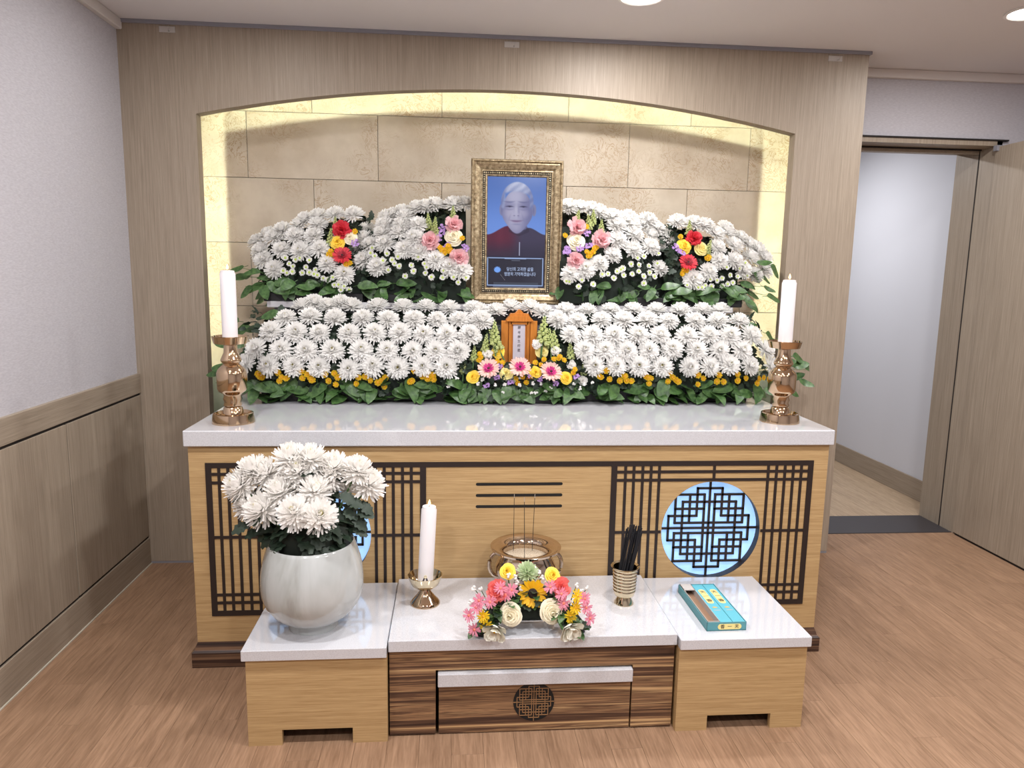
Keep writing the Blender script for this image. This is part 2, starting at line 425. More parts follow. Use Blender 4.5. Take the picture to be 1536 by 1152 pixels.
# ------------------------------------------------------------------ lamps
def downlight(x, y, z, label, power=LIGHT_W, r=.08):
    t = thing('downlight', (x, y, z), label, 'ceiling light', 'recessed downlights')
    MB().lathe([(r, -.001), (r+.014, -.001), (r+.016, -.006), (r+.004, -.008), (r, -.003)], (x, y, z), 32).build('trim_ring', LAMPR, t)
    MB().lathe([(r, -.0035), (r*.7, -.0045), (0, -.005)], (x, y, z), 32).build('diffuser', LAMPM, t)
    L = bpy.data.lights.new('downlight_lamp', 'AREA'); L.shape = 'DISK'; L.size = 2*r; L.energy = power; L.color = (1, .985, .985)
    o = bpy.data.objects.new('downlight_lamp', L); col.objects.link(o); o.parent = t; o.location = (0, 0, -.012)
downlight(-1.08, -.68, H, 'round recessed ceiling downlight by the papered wall', 5)
downlight(.492, -.565, H, 'round recessed ceiling downlight in front of the wooden arch', 19)
downlight(2.11, -.60, H, 'round recessed ceiling downlight by the open door', 16)
for yy in (-2.1, -3.7):
    for xx in (-1.05, .492, 2.06): downlight(xx, yy, H, 'round recessed ceiling downlight over the open floor')
downlight(1.9, 1.6, 2.5, 'round recessed ceiling downlight in the corridor', 30)
# warm LED strips hidden behind the edge of the arched opening
SX = .016; SY0 = T+.001; SY1 = T+.005
sl = MB().box(XN-SX-.004, XN-SX, SY0, SY1, .95, arch(XN)).build('led_strip', LEDM); tag(sl, 'glowing warm strip light hidden behind the arch jamb nearest the papered wall', 'strip light', 'strip lights around the niche')
sr = MB().box(XM+SX, XM+SX+.004, SY0, SY1, .95, arch(XM)).build('led_strip', LEDM); tag(sr, 'glowing warm strip light hidden behind the arch jamb nearest the doorway', 'strip light', 'strip lights around the niche')
V = []; F = []
for i in range(n+1):
    xx = XN+(XM-XN)*i/n; z = arch(xx)+SX
    V += [(xx, SY0, z), (xx, SY1, z), (xx, SY1, z+.004), (xx, SY0, z+.004)]
for i in range(n):
    a, b = 4*i, 4*(i+1)
    for j in range(4): F.append((a+j, a+(j+1) % 4, b+(j+1) % 4, b+j))
st = MB().add(V, F).build('led_strip', LEDM); tag(st, 'glowing warm strip light hidden along the curved head of the arch', 'strip light', 'strip lights around the niche')
# clear hooks under the ceiling trim
for hx, hz, lb in ((-1.54, 2.53, 'above the arch end by the papered wall'), (.02, 2.528, 'above the crown of the arch'), (1.60, 2.528, 'above the arch end by the doorway')):
    t = thing('plastic_hook', (hx, -.001, hz), 'small clear plastic hook stuck to wood panel '+lb, 'hook', 'plastic hooks under the ceiling')
    box(hx-.035, hx+.035, -.004, 0, hz-.014, hz+.012, bev=.001).build('plate', PLASTIC, t)
    MB().tube([(hx+.01, -.004, hz-.008), (hx+.012, -.016, hz-.01), (hx+.014, -.018, hz+.004)], .003).build('hook_arm', PLASTIC, t)

# ================================================================== ALTAR
AF = -.99; AX = 1.19; ZT, ZB = .9, .842
al = thing('altar_table', (0, -.5, 0), 'long golden oak altar with white stone top and dark lattice front', 'altar')
MB().box(-1.2, 1.2, -1.008, -.02, ZB, ZT, bev=.003).build('tabletop', WSTONE, al)
# body: front board with two round holes, sides, back
CXc, CZc, CRr = .743, .503, .194
fb = MB(); S = .21
def holed(cx):
    V = []; F = []; m_ = 64
    for i in range(m_):
        a = 2*math.pi*i/m_; c, s_ = math.cos(a), math.sin(a); q = S/max(abs(c), abs(s_))
        V += [(cx+CRr*c, AF, CZc+CRr*s_), (cx+q*c, AF, CZc+q*s_), (cx+CRr*c, AF+.034, CZc+CRr*s_)]
    for i in range(m_):
        j = (i+1) % m_; F += [(3*i, 3*i+1, 3*j+1, 3*j)]
    fb.add(V, F)
    rim = MB(); R_ = []
    for i in range(m_): R_ += [V[3*i], V[3*i+2]]
    rim.add([Vector(p)+Vector((0, -.0005 if k % 2 == 0 else 0, 0)) for k, p in enumerate(R_)], [(2*i, 2*((i+1) % m_), 2*((i+1) % m_)+1, 2*i+1) for i in range(m_)])
    return rim
rims = [holed(-CXc), holed(CXc)]
def rect(x0, x1, z0, z1): fb.add([(x0, AF, z0), (x1, AF, z0), (x1, AF, z1), (x0, AF, z1)], [(0, 1, 2, 3)])
rect(-AX, AX, .085, CZc-S); rect(-AX, AX, CZc+S, ZB)
for a, b in ((-AX, -CXc-S), (-CXc+S, CXc-S), (CXc+S, AX)): rect(a, b, CZc-S, CZc+S)
fb.add([(-AX, AF, .085), (-AX, -.04, .085), (-AX, -.04, ZB), (-AX, AF, ZB)], [(0, 1, 2, 3)][::1])
fb.add([(AX, AF, .085), (AX, -.04, .085), (AX, -.04, ZB), (AX, AF, ZB)], [(3, 2, 1, 0)])
fb.add([(-AX, -.04, .085), (AX, -.04, .085), (AX, -.04, ZB), (-AX, -.04, ZB)], [(3, 2, 1, 0)])
fb.build('body', OAK, al)
# moulded zebrano base
prof = [(.018, 0), (.018, .058), (.010, .066), (.006, .078), (.0, .094), (-.01, .094)]
bmv = []; bmf = []
path = [(-AX, -.04, -1, 0), (-AX, AF, -1, -1), (AX, AF, 1, -1), (AX, -.04, 1, 0)]
for (px, py, sx, sy) in path:
    for d, z in prof: bmv.append((px+sx*d, py+sy*d, z))
q = len(prof)
for i in range(3):
    for j in range(q-1): bmf.append((i*q+j, (i+1)*q+j, (i+1)*q+j+1, i*q+j+1))
bmf += [tuple(range(q)), tuple(3*q+j for j in range(q-1, -1, -1))]
MB().add(bmv, bmf).build('base_moulding', ZEBRAD, al)
# three slots
for zz in (.693, .650, .607):
    w2 = .157; r2 = .0055
    pts = [(-w2+r2*math.cos(a), zz+r2*math.sin(a)) for a in [math.pi/2+math.pi*k/6 for k in range(7)]]+[(w2+r2*math.cos(a), zz+r2*math.sin(a)) for a in [-math.pi/2+math.pi*k/6 for k in range(7)]]
    MB().prism(pts, AF-.001, AF+.001).build('slot', SLOT, al)
# lattice: frame + bars
y0, y1 = AF-.0022, AF+.002
def pzx(px): return on(px, 800, 1, AF).x
vb = [on(p, yv, 1, AF).x for p, yv in ((939.4, 700), (952.2, 700), (965.6, 700), (978.3, 700), (991, 700))]
vb2 = [on(p, 700, 1, AF).x for p in (1149.5, 1162.5, 1175.6, 1189, 1201)]
top = box(-1.133, 1.133, y0-.001, y1, .760, .779).build('lattice_top_rail', LAC, al)
for sgn, nm in ((1, 'a'), (-1, 'b')):
    X = lambda v: sgn*v
    fr = MB()
    def bx_(a, b, z0_, z1_, m=None, dy=0):
        a, b = sorted((X(a), X(b))); return (m or MB()).box(a, b, y0+dy, y1, z0_, z1_)
    bx_(.346, .368, .196, .760, fr, -.001); bx_(1.112, 1.133, .196, .760, fr, -.001); bx_(.368, 1.112, .196, .216, fr, -.001)
    lp = fr.build('lattice_frame', LAC, al)
    bw = .0054
    vb = [.400, .432, .466, .498, .530]; vb2 = [.955, .988, 1.021, 1.054, 1.086]
    for v_ in vb+vb2: bx_(v_-bw, v_+bw, .216, .760).build('bar', LAC, lp)
    for z_ in (.737, .705, .247, .278): bx_(.368, 1.112, z_-bw, z_+bw, dy=-.0004).build('bar', LAC, lp)
    for a, b in ((.368, .546), (.94, 1.112)): bx_(a, b, .5-bw, .5+bw, dy=-.0004).build('bar', LAC, lp)
    bx_(CXc-bw, CXc+bw, .705, .760).build('bar', LAC, lp)
    bx_(CXc-bw, CXc+bw, .247, .305).build('bar', LAC, lp)
    # round backlit window
    cx = sgn*CXc; m_ = 64
    disc = MB().add([(cx+CRr*1.01*math.cos(2*math.pi*i/m_), AF+.034, CZc+CRr*1.01*math.sin(2*math.pi*i/m_)) for i in range(m_)]+[(cx, AF+.034, CZc)], [(i, (i+1) % m_, m_) for i in range(m_)])
    rw = disc.build('round_window', GLOWP, al)
    rims[0 if sgn < 0 else 1].build('rim', LAC, rw)
    u = CRr/7; a_, b_, c_, d_, e_, f_ = .75*u, 1.77*u, 2.8*u, 3.8*u, 4.85*u, 5.75*u; R_ = CRr*.998
    segs = [('v', 0, -R_, R_), ('h', 0, -R_, R_)]
    for s1 in (-1, 1):
        segs += [('v', s1*a_, -e_, e_), ('h', s1*a_, -e_, e_), ('v', s1*d_, -d_, d_), ('h', s1*d_, -d_, d_), ('h', s1*f_, -b_, b_), ('v', s1*f_, -b_, b_)]
        for s2 in (-1, 1):
            lo, hi = sorted((s2*a_, s2*e_)); segs += [('v', s1*e_, lo, hi), ('h', s1*e_, lo, hi), ('v', s1*c_, lo, hi), ('h', s1*c_, lo, hi)]
            lo, hi = sorted((s2*b_, s2*f_)); segs += [('v', s1*b_, lo, hi), ('h', s1*b_, lo, hi)]
    LATT = segs
    for k, (o_, p_, lo, hi) in enumerate(segs):
        hw = .0040; yy = AF+.026-.0003*(k % 3)
        if o_ == 'v': MB().box(cx+p_-hw, cx+p_+hw, yy, AF+.0335, CZc+lo-hw, CZc+hi+hw).build('bar', LAC, rw)
        else: MB().box(cx+lo-hw, cx+hi+hw, yy, AF+.0335, CZc+p_-hw, CZc+p_+hw).build('bar', LAC, rw)
# upper step that carries the back row
SF = -.17; SZ = 1.323
stp = thing('altar_step', (0, -.1, ZT), 'pale grey raised shelf behind the lower bank of chrysanthemums', 'shelf')
MB().box(-1.1, 1.1, SF, .2, SZ-.028, SZ, bev=.002).build('shelf_board', mat('pale_grey_laminate', (198, 196, 200), .4), stp)
for s_ in (-1, 1): MB().box(s_*1.06-.02, s_*1.06+.02, SF+.06, -.02, ZT, SZ-.028).build('support', GREYTRIM, stp)
box(-1.04, 1.04, -.05, -.03, ZT, SZ-.028).build('back_board', GREYTRIM, stp)

# ------------------------------------------------------------------ front tables
TF, TB = -1.49, -1.012
def notch_board(mb, x0, x1, y0, y1, n0, n1, zt):
    mb.prism([(x0, 0), (n0, 0), (n0, .052), (n1, .052), (n1, 0), (x1, 0), (x1, zt), (x0, zt)], y0, y1)
for x0, x1, n0, n1, lab in ((-.888, -.450, -.775, -.558, 'low oak side table with white stone top carrying the flower vase'), (.478, .912, .583, .797, 'low oak side table with white stone top carrying the incense carton')):
    t = thing('side_table', ((x0+x1)/2, -1.25, 0), lab, 'table', 'low side tables')
    MB().box(x0, x1, TF, TB, .289, .324, bev=.002).build('tabletop', WSTONE, t)
    a, b = (x0+.01, x1) if x0 < 0 else (x0, x1-.008)
    m_ = MB(); notch_board(m_, a, b, TF+.012, TF+.03, n0, n1, .289); m_.build('front_board', OAK, t)
    m_ = MB(); notch_board(m_, a, b, TB-.03, TB-.012, n0, n1, .289); m_.build('back_board', OAK, t)
    for xx in (a, b-.018): box(xx, xx+.018, TF+.03, TB-.03, 0, .289).build('side_board', OAK, t)
t = thing('centre_table', (.015, -1.25, 0), 'low zebrano table with white stone top between the two oak side tables', 'table')
mx0, mx1, MF = -.447, .474, -1.466
MB().box(mx0, mx1, MF, -1.0, .294, .332, bev=.002).build('tabletop', WSTONE, t)
MB().prism([(mx0+.002, .006), (-.300, .006), (-.300, .224), (.335, .224), (.335, .006), (mx1-.004, .006), (mx1-.004, .294), (mx0+.002, .294)], MF+.012, -1.02).build('body', ZEBRA, t)
for fx in (-.41, -.33, .37, .44): box(fx-.012, fx+.012, MF+.03, MF+.05, 0, .006).build('foot', GAP, t)
t = thing('nested_table', (.018, -1.25, 0), 'small zebrano table with white top and round lattice emblem tucked under the centre table', 'table')
MB().box(-.293, .333, MF-.002, -1.1, .172, .216, bev=.002).build('tabletop', WSTONE, t)
MB().box(-.290, .330, MF+.014, -1.1, .004, .172).build('front_panel', ZEBRA, t)
MB().box(-.29, .33, MF+.03, -1.11, 0, .006).build('plinth', GAP, t)
ex, ez, er = .015, .105, .0665
em = MB().prism([(ex+er*math.cos(2*math.pi*i/48), ez+er*math.sin(2*math.pi*i/48)) for i in range(48)], MF+.0125, MF+.015).build('emblem', SLOT, t)
u = er/CRr
for o_, p_, lo, hi in LATT:
    hw = .0011; p_, lo, hi = p_*u, lo*u, hi*u
    if o_ == 'v': MB().box(ex+p_-hw, ex+p_+hw, MF+.0115, MF+.013, ez+lo, ez+hi).build('bar', mat('zebrano_line', (150, 112, 76), .5) if 'zebrano_line' not in bpy.data.materials else bpy.data.materials['zebrano_line'], em)
    else: MB().box(ex+lo, ex+hi, MF+.0115, MF+.013, ez+p_-hw, ez+p_+hw).build('bar', bpy.data.materials['zebrano_line'], em)

# ================================================================== CANDLES, BRASS
def flame(parent, c, h=.022):
    c = Vector(c)
    MB().tube([c-Vector((0, 0, .004)), c+Vector((.0005, 0, .007))], .0012, 6).build('wick', WICK, parent)
    MB().lathe([(0, 0), (.0042, h*.22), (.0048, h*.36), (.003, h*.66), (0, h)], c+Vector((0, 0, .004)), 12).build('flame', FLAME, parent)
def candle(cx, cy, z0, z1, r, label, lean=0):
    t = thing('candle', (cx, cy, z0), label, 'candle', 'lit white candles')
    MB().lathe([(r, z0), (r, z1-.012), (r*.9, z1-.008), (r*.86, z1-.001), (r*.62, z1), (r*.5, z1-.003), (0, z1-.003)], (cx, cy, 0), 28).build('wax', WAX, t)
    flame(t, (cx, cy, z1-.002))
    t.rotation_euler = (0, lean, 0); return t
k_ = .325/580
P = [(0, 1075), (137, 1075), (137, 1062), (128, 1012), (118, 1008), (112, 1030), (70, 1036), (68, 1020), (60, 975), (52, 968), (60, 955), (53, 936), (61, 915), (54, 893), (62, 880), (88, 862), (95, 846), (96, 742), (88, 718), (62, 692), (50, 682), (62, 668), (68, 656), (64, 646), (45, 606), (42, 558), (60, 552), (104, 546), (118, 500), (112, 497), (104, 520), (0, 524)]
stick_prof = [(r*k_, (1075-y_)*k_) for r, y_ in P]
for cx, cy, lab, lab2 in ((-1.067, -.855, 'tall polished brass candlestick on the altar end near the papered wall', 'white candle in the tall candlestick near the papered wall'), (1.056, -.838, 'tall polished brass candlestick on the altar end near the doorway', 'white candle in the tall candlestick near the doorway')):
    t = thing('candlestick', (cx, cy, ZT), lab, 'candlestick', 'tall brass candlesticks')
    MB().lathe(stick_prof, (cx, cy, ZT), 40).build('shaft', BRASS, t)
    candle(cx, cy, ZT+(1075-523)*k_, 1.462, .0272, lab2)
# low candle dish
cx, cy, z = -.342, -1.205, .332
t = thing('candle_dish', (cx, cy, z), 'low footed brass candle dish on the white centre table', 'candle holder')
MB().lathe([(0, 0), (.051, 0), (.052, .004), (.046, .012), (.03, .03), (.019, .046), (.017, .054)], (cx, cy, z), 36).build('foot', BRASS, t)
MB().lathe([(.017, .054), (.03, .058), (.046, .07), (.054, .088), (.060, .104), (.057, .105), (.050, .09), (.042, .076), (.028, .066), (0, .064)], (cx, cy, z), 36).build('cup', BRASSL, t)
t = candle(cx, cy, z+.066, .682, .0262, 'white candle with small black ribbon print in the low brass dish', .05)
rb = MB(); fy = cy-.0272
for s_ in (-1, 1): rb.prism([(cx+s_*.002, z+.102), (cx+s_*.006, z+.102), (cx+s_*.011, z+.088), (cx+s_*.007, z+.086), (cx+s_*.004, z+.088)][::s_], fy, fy+.002)
rb.build('ribbon_print', INK, t)
rg = MB(); nn = 16
for i in range(nn):
    a0, a1 = 2*math.pi*i/nn, 2*math.pi*(i+1)/nn
    rg.prism([(cx+.005*math.cos(a0), z+.107+.005*math.sin(a0)), (cx+.005*math.cos(a1), z+.107+.005*math.sin(a1)), (cx+.0038*math.cos(a1), z+.107+.0038*math.sin(a1)), (cx+.0038*math.cos(a0), z+.107+.0038*math.sin(a0))], fy, fy+.002)
rg.build('ring_print', LABELY, t)
# incense burner
cx, cy, z = .012, -1.14, .332
t = thing('incense_burner', (cx, cy, z), 'wide polished bronze incense burner with two ring handles and sand', 'incense burner')
MB().lathe([(0, .028), (.05, .03), (.088, .05), (.107, .085), (.108, .11), (.095, .138), (.086, .150), (.088, .160), (.108, .166), (.125, .172), (.126, .178), (.122, .180), (.105, .175), (.087, .170), (.078, .158), (.082, .13), (.085, .12)], (cx, cy, z), 56).build('bowl', BRONZE, t)
MB().lathe([(.086, .136), (.06, .141), (0, .144)], (cx, cy, z), 40).build('sand', SAND, t)
for s_ in (-1, 1):
    pts = [(cx+s_*(.096+.034*math.sin(a)), cy, z+.11-.045*math.cos(a)*1.0) for a in [math.pi*k/10 for k in range(11)]]
    MB().tube(pts, .0075, 10).build('handle', BRONZE, t)
for a in (90, 210, 330):
    c, s_ = math.cos(math.radians(a)), math.sin(math.radians(a))
    MB().tube([(cx+.06*c, cy+.06*s_, z+.045), (cx+.078*c, cy+.078*s_, z+.02), (cx+.074*c, cy+.074*s_, z)], [.016, .011, .013], 12).build('leg', BRONZE, t)
for (bx0, bz0), (tx, tz), yb, nm in (((770, 0), (771.5, 741), .05, 'rearmost left'), ((787, 0), (786.5, 746), -.03, ''), ((798, 0), (802.5, 741), .045, '')):
    p0 = Vector((on(bx0, 830, 1, cy+yb).x, cy+yb, z+.135)); p1 = on(tx, tz, 1, cy+yb)
    s = thing('incense_stick', p0, 'thin incense stick burning upright in the sand of the bronze burner', 'incense', 'incense sticks in the burner')
    q1 = p0.lerp(p1, .93)
    MB().tube([p0, q1], .0011, 6).build('stick', INCENSE, s); MB().tube([q1, p1], .0011, 6).build('ash_tip', ASH, s)
# ribbed brass cup of incense
cx, cy, z = .352, -1.235, .332
t = thing('incense_cup', (cx, cy, z), 'small ribbed pale brass cup on a flared foot holding incense', 'cup')
pr = [(0, 0), (.034, 0), (.034, .004), (.024, .022), (.022, .027)]
MB().lathe(pr, (cx, cy, z), 32).build('foot', BRASSL, t)
pr = [(.022, .027), (.034, .032), (.037, .042)]
for i in range(7): pr += [(.0372+.0006*i, .046+i*.0115), (.0398+.0006*i, .050+i*.0115), (.0372+.0006*i, .0545+i*.0115)]
pr += [(.043, .13), (.050, .136), (.049, .138), (.041, .134), (.036, .06), (0, .05)]
MB().lathe(pr, (cx, cy, z), 36).build('cup', BRASSL, t)
tipc = on(951, 792, 1, cy)
for i in range(64):
    a, r = ru(0, 2*math.pi), .023*math.sqrt(rnd())
    b = Vector((cx-.009+r*math.cos(a), cy+r*math.sin(a), z+.058))
    a2 = a+ru(-.3, .3)
    e = Vector((tipc.x+.002+1.3*r*math.cos(a2), tipc.y+1.1*r*math.sin(a2), tipc.z+ru(-.024, .010)))
    s = MB().tube([b, e], .0016, 5).build('incense_stick', INCENSE, None, b); tag(s, 'black unlit incense stick bundled in the ribbed brass cup', 'incense', 'incense sticks in the cup')
# incense carton
bz = .324
A_, B_ = Vector((.580, -1.436, 0)), Vector((.713, -1.436, 0)); L_ = .295
ang = math.atan2(.036, .34)
t = thing('incense_carton', (.6465, -1.436, bz), 'shallow teal cardboard incense carton with yellow end label', 'box')
t.rotation_euler = (0, 0, .012)
hw = .0665; Hc = .030; th_ = .0022
def local(mb, name, m, parent): 
    o = bpy.data.objects.new(name, mb.mesh(name, m)); col.objects.link(o); o.parent = parent; return o
mb = MB().box(-hw, hw, 0, L_, 0, .003); mb.box(-hw, hw, 0, th_, 0, Hc); mb.box(-hw, hw, L_-th_, L_, 0, Hc); mb.box(-hw, -hw+th_, 0, L_, 0, Hc); mb.box(hw-th_, hw, 0, L_, 0, Hc)
local(mb, 'tray', TEALD, t)
def oval(cx, cz, w_, h_, nn=20):
    pts = []
    for k in range(nn): a = -math.pi/2+math.pi*k/(nn-1); pts.append((cx+w_/2-h_/2+h_/2*math.cos(a), cz+h_/2*math.sin(a)))
    for k in range(nn): a = math.pi/2+math.pi*k/(nn-1); pts.append((cx-w_/2+h_/2+h_/2*math.cos(a), cz+h_/2*math.sin(a)))
    return pts
lbl = local(MB().prism(oval(.01, .0145, .08, .019), -.0006, .0004), 'end_label', LABELY, t)
def txt(s, size, m, parent, loc, rot, name='lettering'):
    o = bpy.data.objects.new(name, text_mesh(s, size, m)); col.objects.link(o); o.parent = parent; o.location = loc; o.rotation_euler = rot; return o
for ch, xx in (('香', -.014), ('一', .010), ('天', .034)): txt(ch, .015, INK, lbl, (xx, -.0009, .0145), (math.pi/2, 0, 0))
CW = (2*hw-2*th_)/3
for k, lab in ((1, 'slim teal incense box beside the open tray in the carton'), (2, 'slim teal incense box at the outer side of the carton, away from the open tray')):
    x0 = -hw+th_+CW*k
    s = thing('incense_box', (0, 0, 0), lab, 'box', 'slim boxes in the incense carton')
    s.location = t.location+Matrix.Rotation(.012, 3, 'Z') @ Vector((x0+CW/2, th_+.001, .003)); s.rotation_euler = (0, 0, .012)
    local(MB().box(-CW/2+.0008, CW/2-.0008, 0, L_-2*th_-.002, 0, .0262, bev=.001), 'case', TEAL, s)
    ov = MB(); pts = oval(0, 0, .112, .024); ov.add([(p[1], .190+p[0], .0266) for p in pts], [tuple(range(len(pts)-1, -1, -1))])
    lb2 = local(ov, 'label', LABELY, s)
    for ch, yy in (('天', .224), ('一', .190), ('香', .156)): txt(ch, .022, INK, lb2, (0, yy, .0270), (0, 0, 0))
    ic = MB(); ic.add([(.009*math.cos(a), .100+.012*math.sin(a), .0266) for a in [math.pi*k2/8 for k2 in range(9)]], [tuple(range(9))])
    local(ic, 'burner_print', mat('print_tan', (186, 166, 110), .6), s)
    local(MB().add([(-.010, .082, .0266), (.012, .082, .0266), (.012, .086, .0266), (-.010, .086, .0266)], [(0, 1, 2, 3)]), 'white_print', CARDG, s)
x0 = -hw+th_; s = thing('open_inner_tray', (0, 0, 0), 'narrow grey opened card tray with brown inside, in the incense carton', 'box')
s.location = t.location+Matrix.Rotation(.012, 3, 'Z') @ Vector((x0+CW/2, th_+.001, .003)); s.rotation_euler = (0, 0, .012)
a_ = CW/2-.001; l_ = L_-2*th_-.002
mb = MB().box(-a_, -a_+.0015, 0, l_, 0, .030); mb.box(a_-.0015, a_, 0, l_, 0, .030); mb.box(-a_, a_, 0, .0015, 0, .030); mb.box(-a_, a_, l_-.05, l_, .027, .030)
local(mb, 'walls', CARDG, s); local(MB().box(-a_+.0015, a_-.0015, .0015, l_, 0, .008), 'bottom', CARDB, s)

# ================================================================== PORTRAIT
FY = -.145
p0, p1 = on(704, 240, 1, FY), on(843, 455, 1, FY)
fx0, fx1, fz1, fz0 = -.177, .245, 1.978, SZ+.002
fx0 = (on(704, 240, 1, FY).x+on(708, 457, 1, FY).x)/2; fx1 = (on(843, 242, 1, FY).x+on(841, 455, 1, FY).x)/2; fz1 = on(770, 240, 1, FY).z
t = thing('portrait_frame', ((fx0+fx1)/2, FY, SZ), 'ornate antique gold picture frame with a lit memorial portrait screen', 'picture frame')
def sweep(prof, name, m, parent):
    V = []; F = []; q = len(prof)
    for sx, sz in ((0, 0), (1, 0), (1, 1), (0, 1)):
        for d, dy in prof:
            V.append(((fx0+d) if sx == 0 else (fx1-d), FY-dy, (fz0+d) if sz == 0 else (fz1-d)))
    for i in range(4):
        j = (i+1) % 4
        for k in range(q-1): F.append((i*q+k, j*q+k, j*q+k+1, i*q+k+1))
    return MB().add(V, F).build(name, m, parent)
sweep([(0, -.03), (0, .018), (.004, .022), (.010, .022), (.013, .017), (.016, .018), (.020, .020), (.036, .016), (.046, .008), (.050, .010), (.053, .010)], 'moulding', GOLD, t)
sweep([(.053, .010), (.0535, .003), (.066, .003), (.0665, .009)], 'bead_channel', FBLACK, t)
sweep([(.0665, .009), (.073, .008), (.0765, .002)], 'inner_fillet', GOLD, t)
bd = MB(); d = .0597
def beads(a, b, st):
    nn = int((b-a).length/st); 
    for i in range(nn+1):
        p = a.lerp(b, i/nn); k2 = i % 3
        bd.ball(p, .0036 if k2 else .0046, 8, 4, (1, .7, 1))
c_ = [Vector((fx0+d, FY-.0045, fz0+d)), Vector((fx1-d, FY-.0045, fz0+d)), Vector((fx1-d, FY-.0045, fz1-d)), Vector((fx0+d, FY-.0045, fz1-d))]
for i in range(4): beads(c_[i], c_[(i+1) % 4], .0098)
o = bd.build('beading', GOLDP, t); o['kind'] = 'stuff'
bd = MB(); d = .0075
c_ = [Vector((fx0+d, FY-.0215, fz0+d)), Vector((fx1-d, FY-.0215, fz0+d)), Vector((fx1-d, FY-.0215, fz1-d)), Vector((fx0+d, FY-.0215, fz1-d))]
for i in range(4):
    nn = int((c_[(i+1) % 4]-c_[i]).length/.0075)
    for k2 in range(nn): bd.ball(c_[i].lerp(c_[(i+1) % 4], k2/nn), .0036, 6, 4, (1, .6, 1))
o = bd.build('rope_edge', GOLD, t); o['kind'] = 'stuff'
MB().box(fx0+.01, fx1-.01, FY+.001, FY+.028, fz0+.01, fz1-.01).build('back_board', FBLACK, t)
# screen picture painted per vertex
sx0, sx1, sz0, sz1 = fx0+.0755, fx1-.0755, fz0+.0755, fz1-.0755
SCR = mat('portrait_screen', (20, 20, 30), .15, spec=.5)
at = N(SCR, 'ShaderNodeVertexColor'); at.layer_name = 'picture'
bs = SCR.node_tree.nodes['Principled BSDF']; LK(SCR, at.outputs['Color'], bs.inputs['Emission Color']); bs.inputs['Emission Strength'].default_value = .85
bs.inputs['Base Color'].default_value = (.01, .01, .015, 1)
def sstep(a, b, x):
    tt = min(1, max(0, (x-a)/(b-a))); return tt*tt*(3-2*tt)
def lerp3(a, b, f): return tuple(a[i]+(b[i]-a[i])*f for i in range(3))
def ell(x, y, cx, cy, rx, ry, soft=.08):
    return 1-sstep(1-soft, 1+soft, math.hypot((x-cx)/rx, (y-cy)/ry))
def hsh(x, y): 
    v = math.sin(x*12.9898+y*78.233)*43758.5453; return v-math.floor(v)
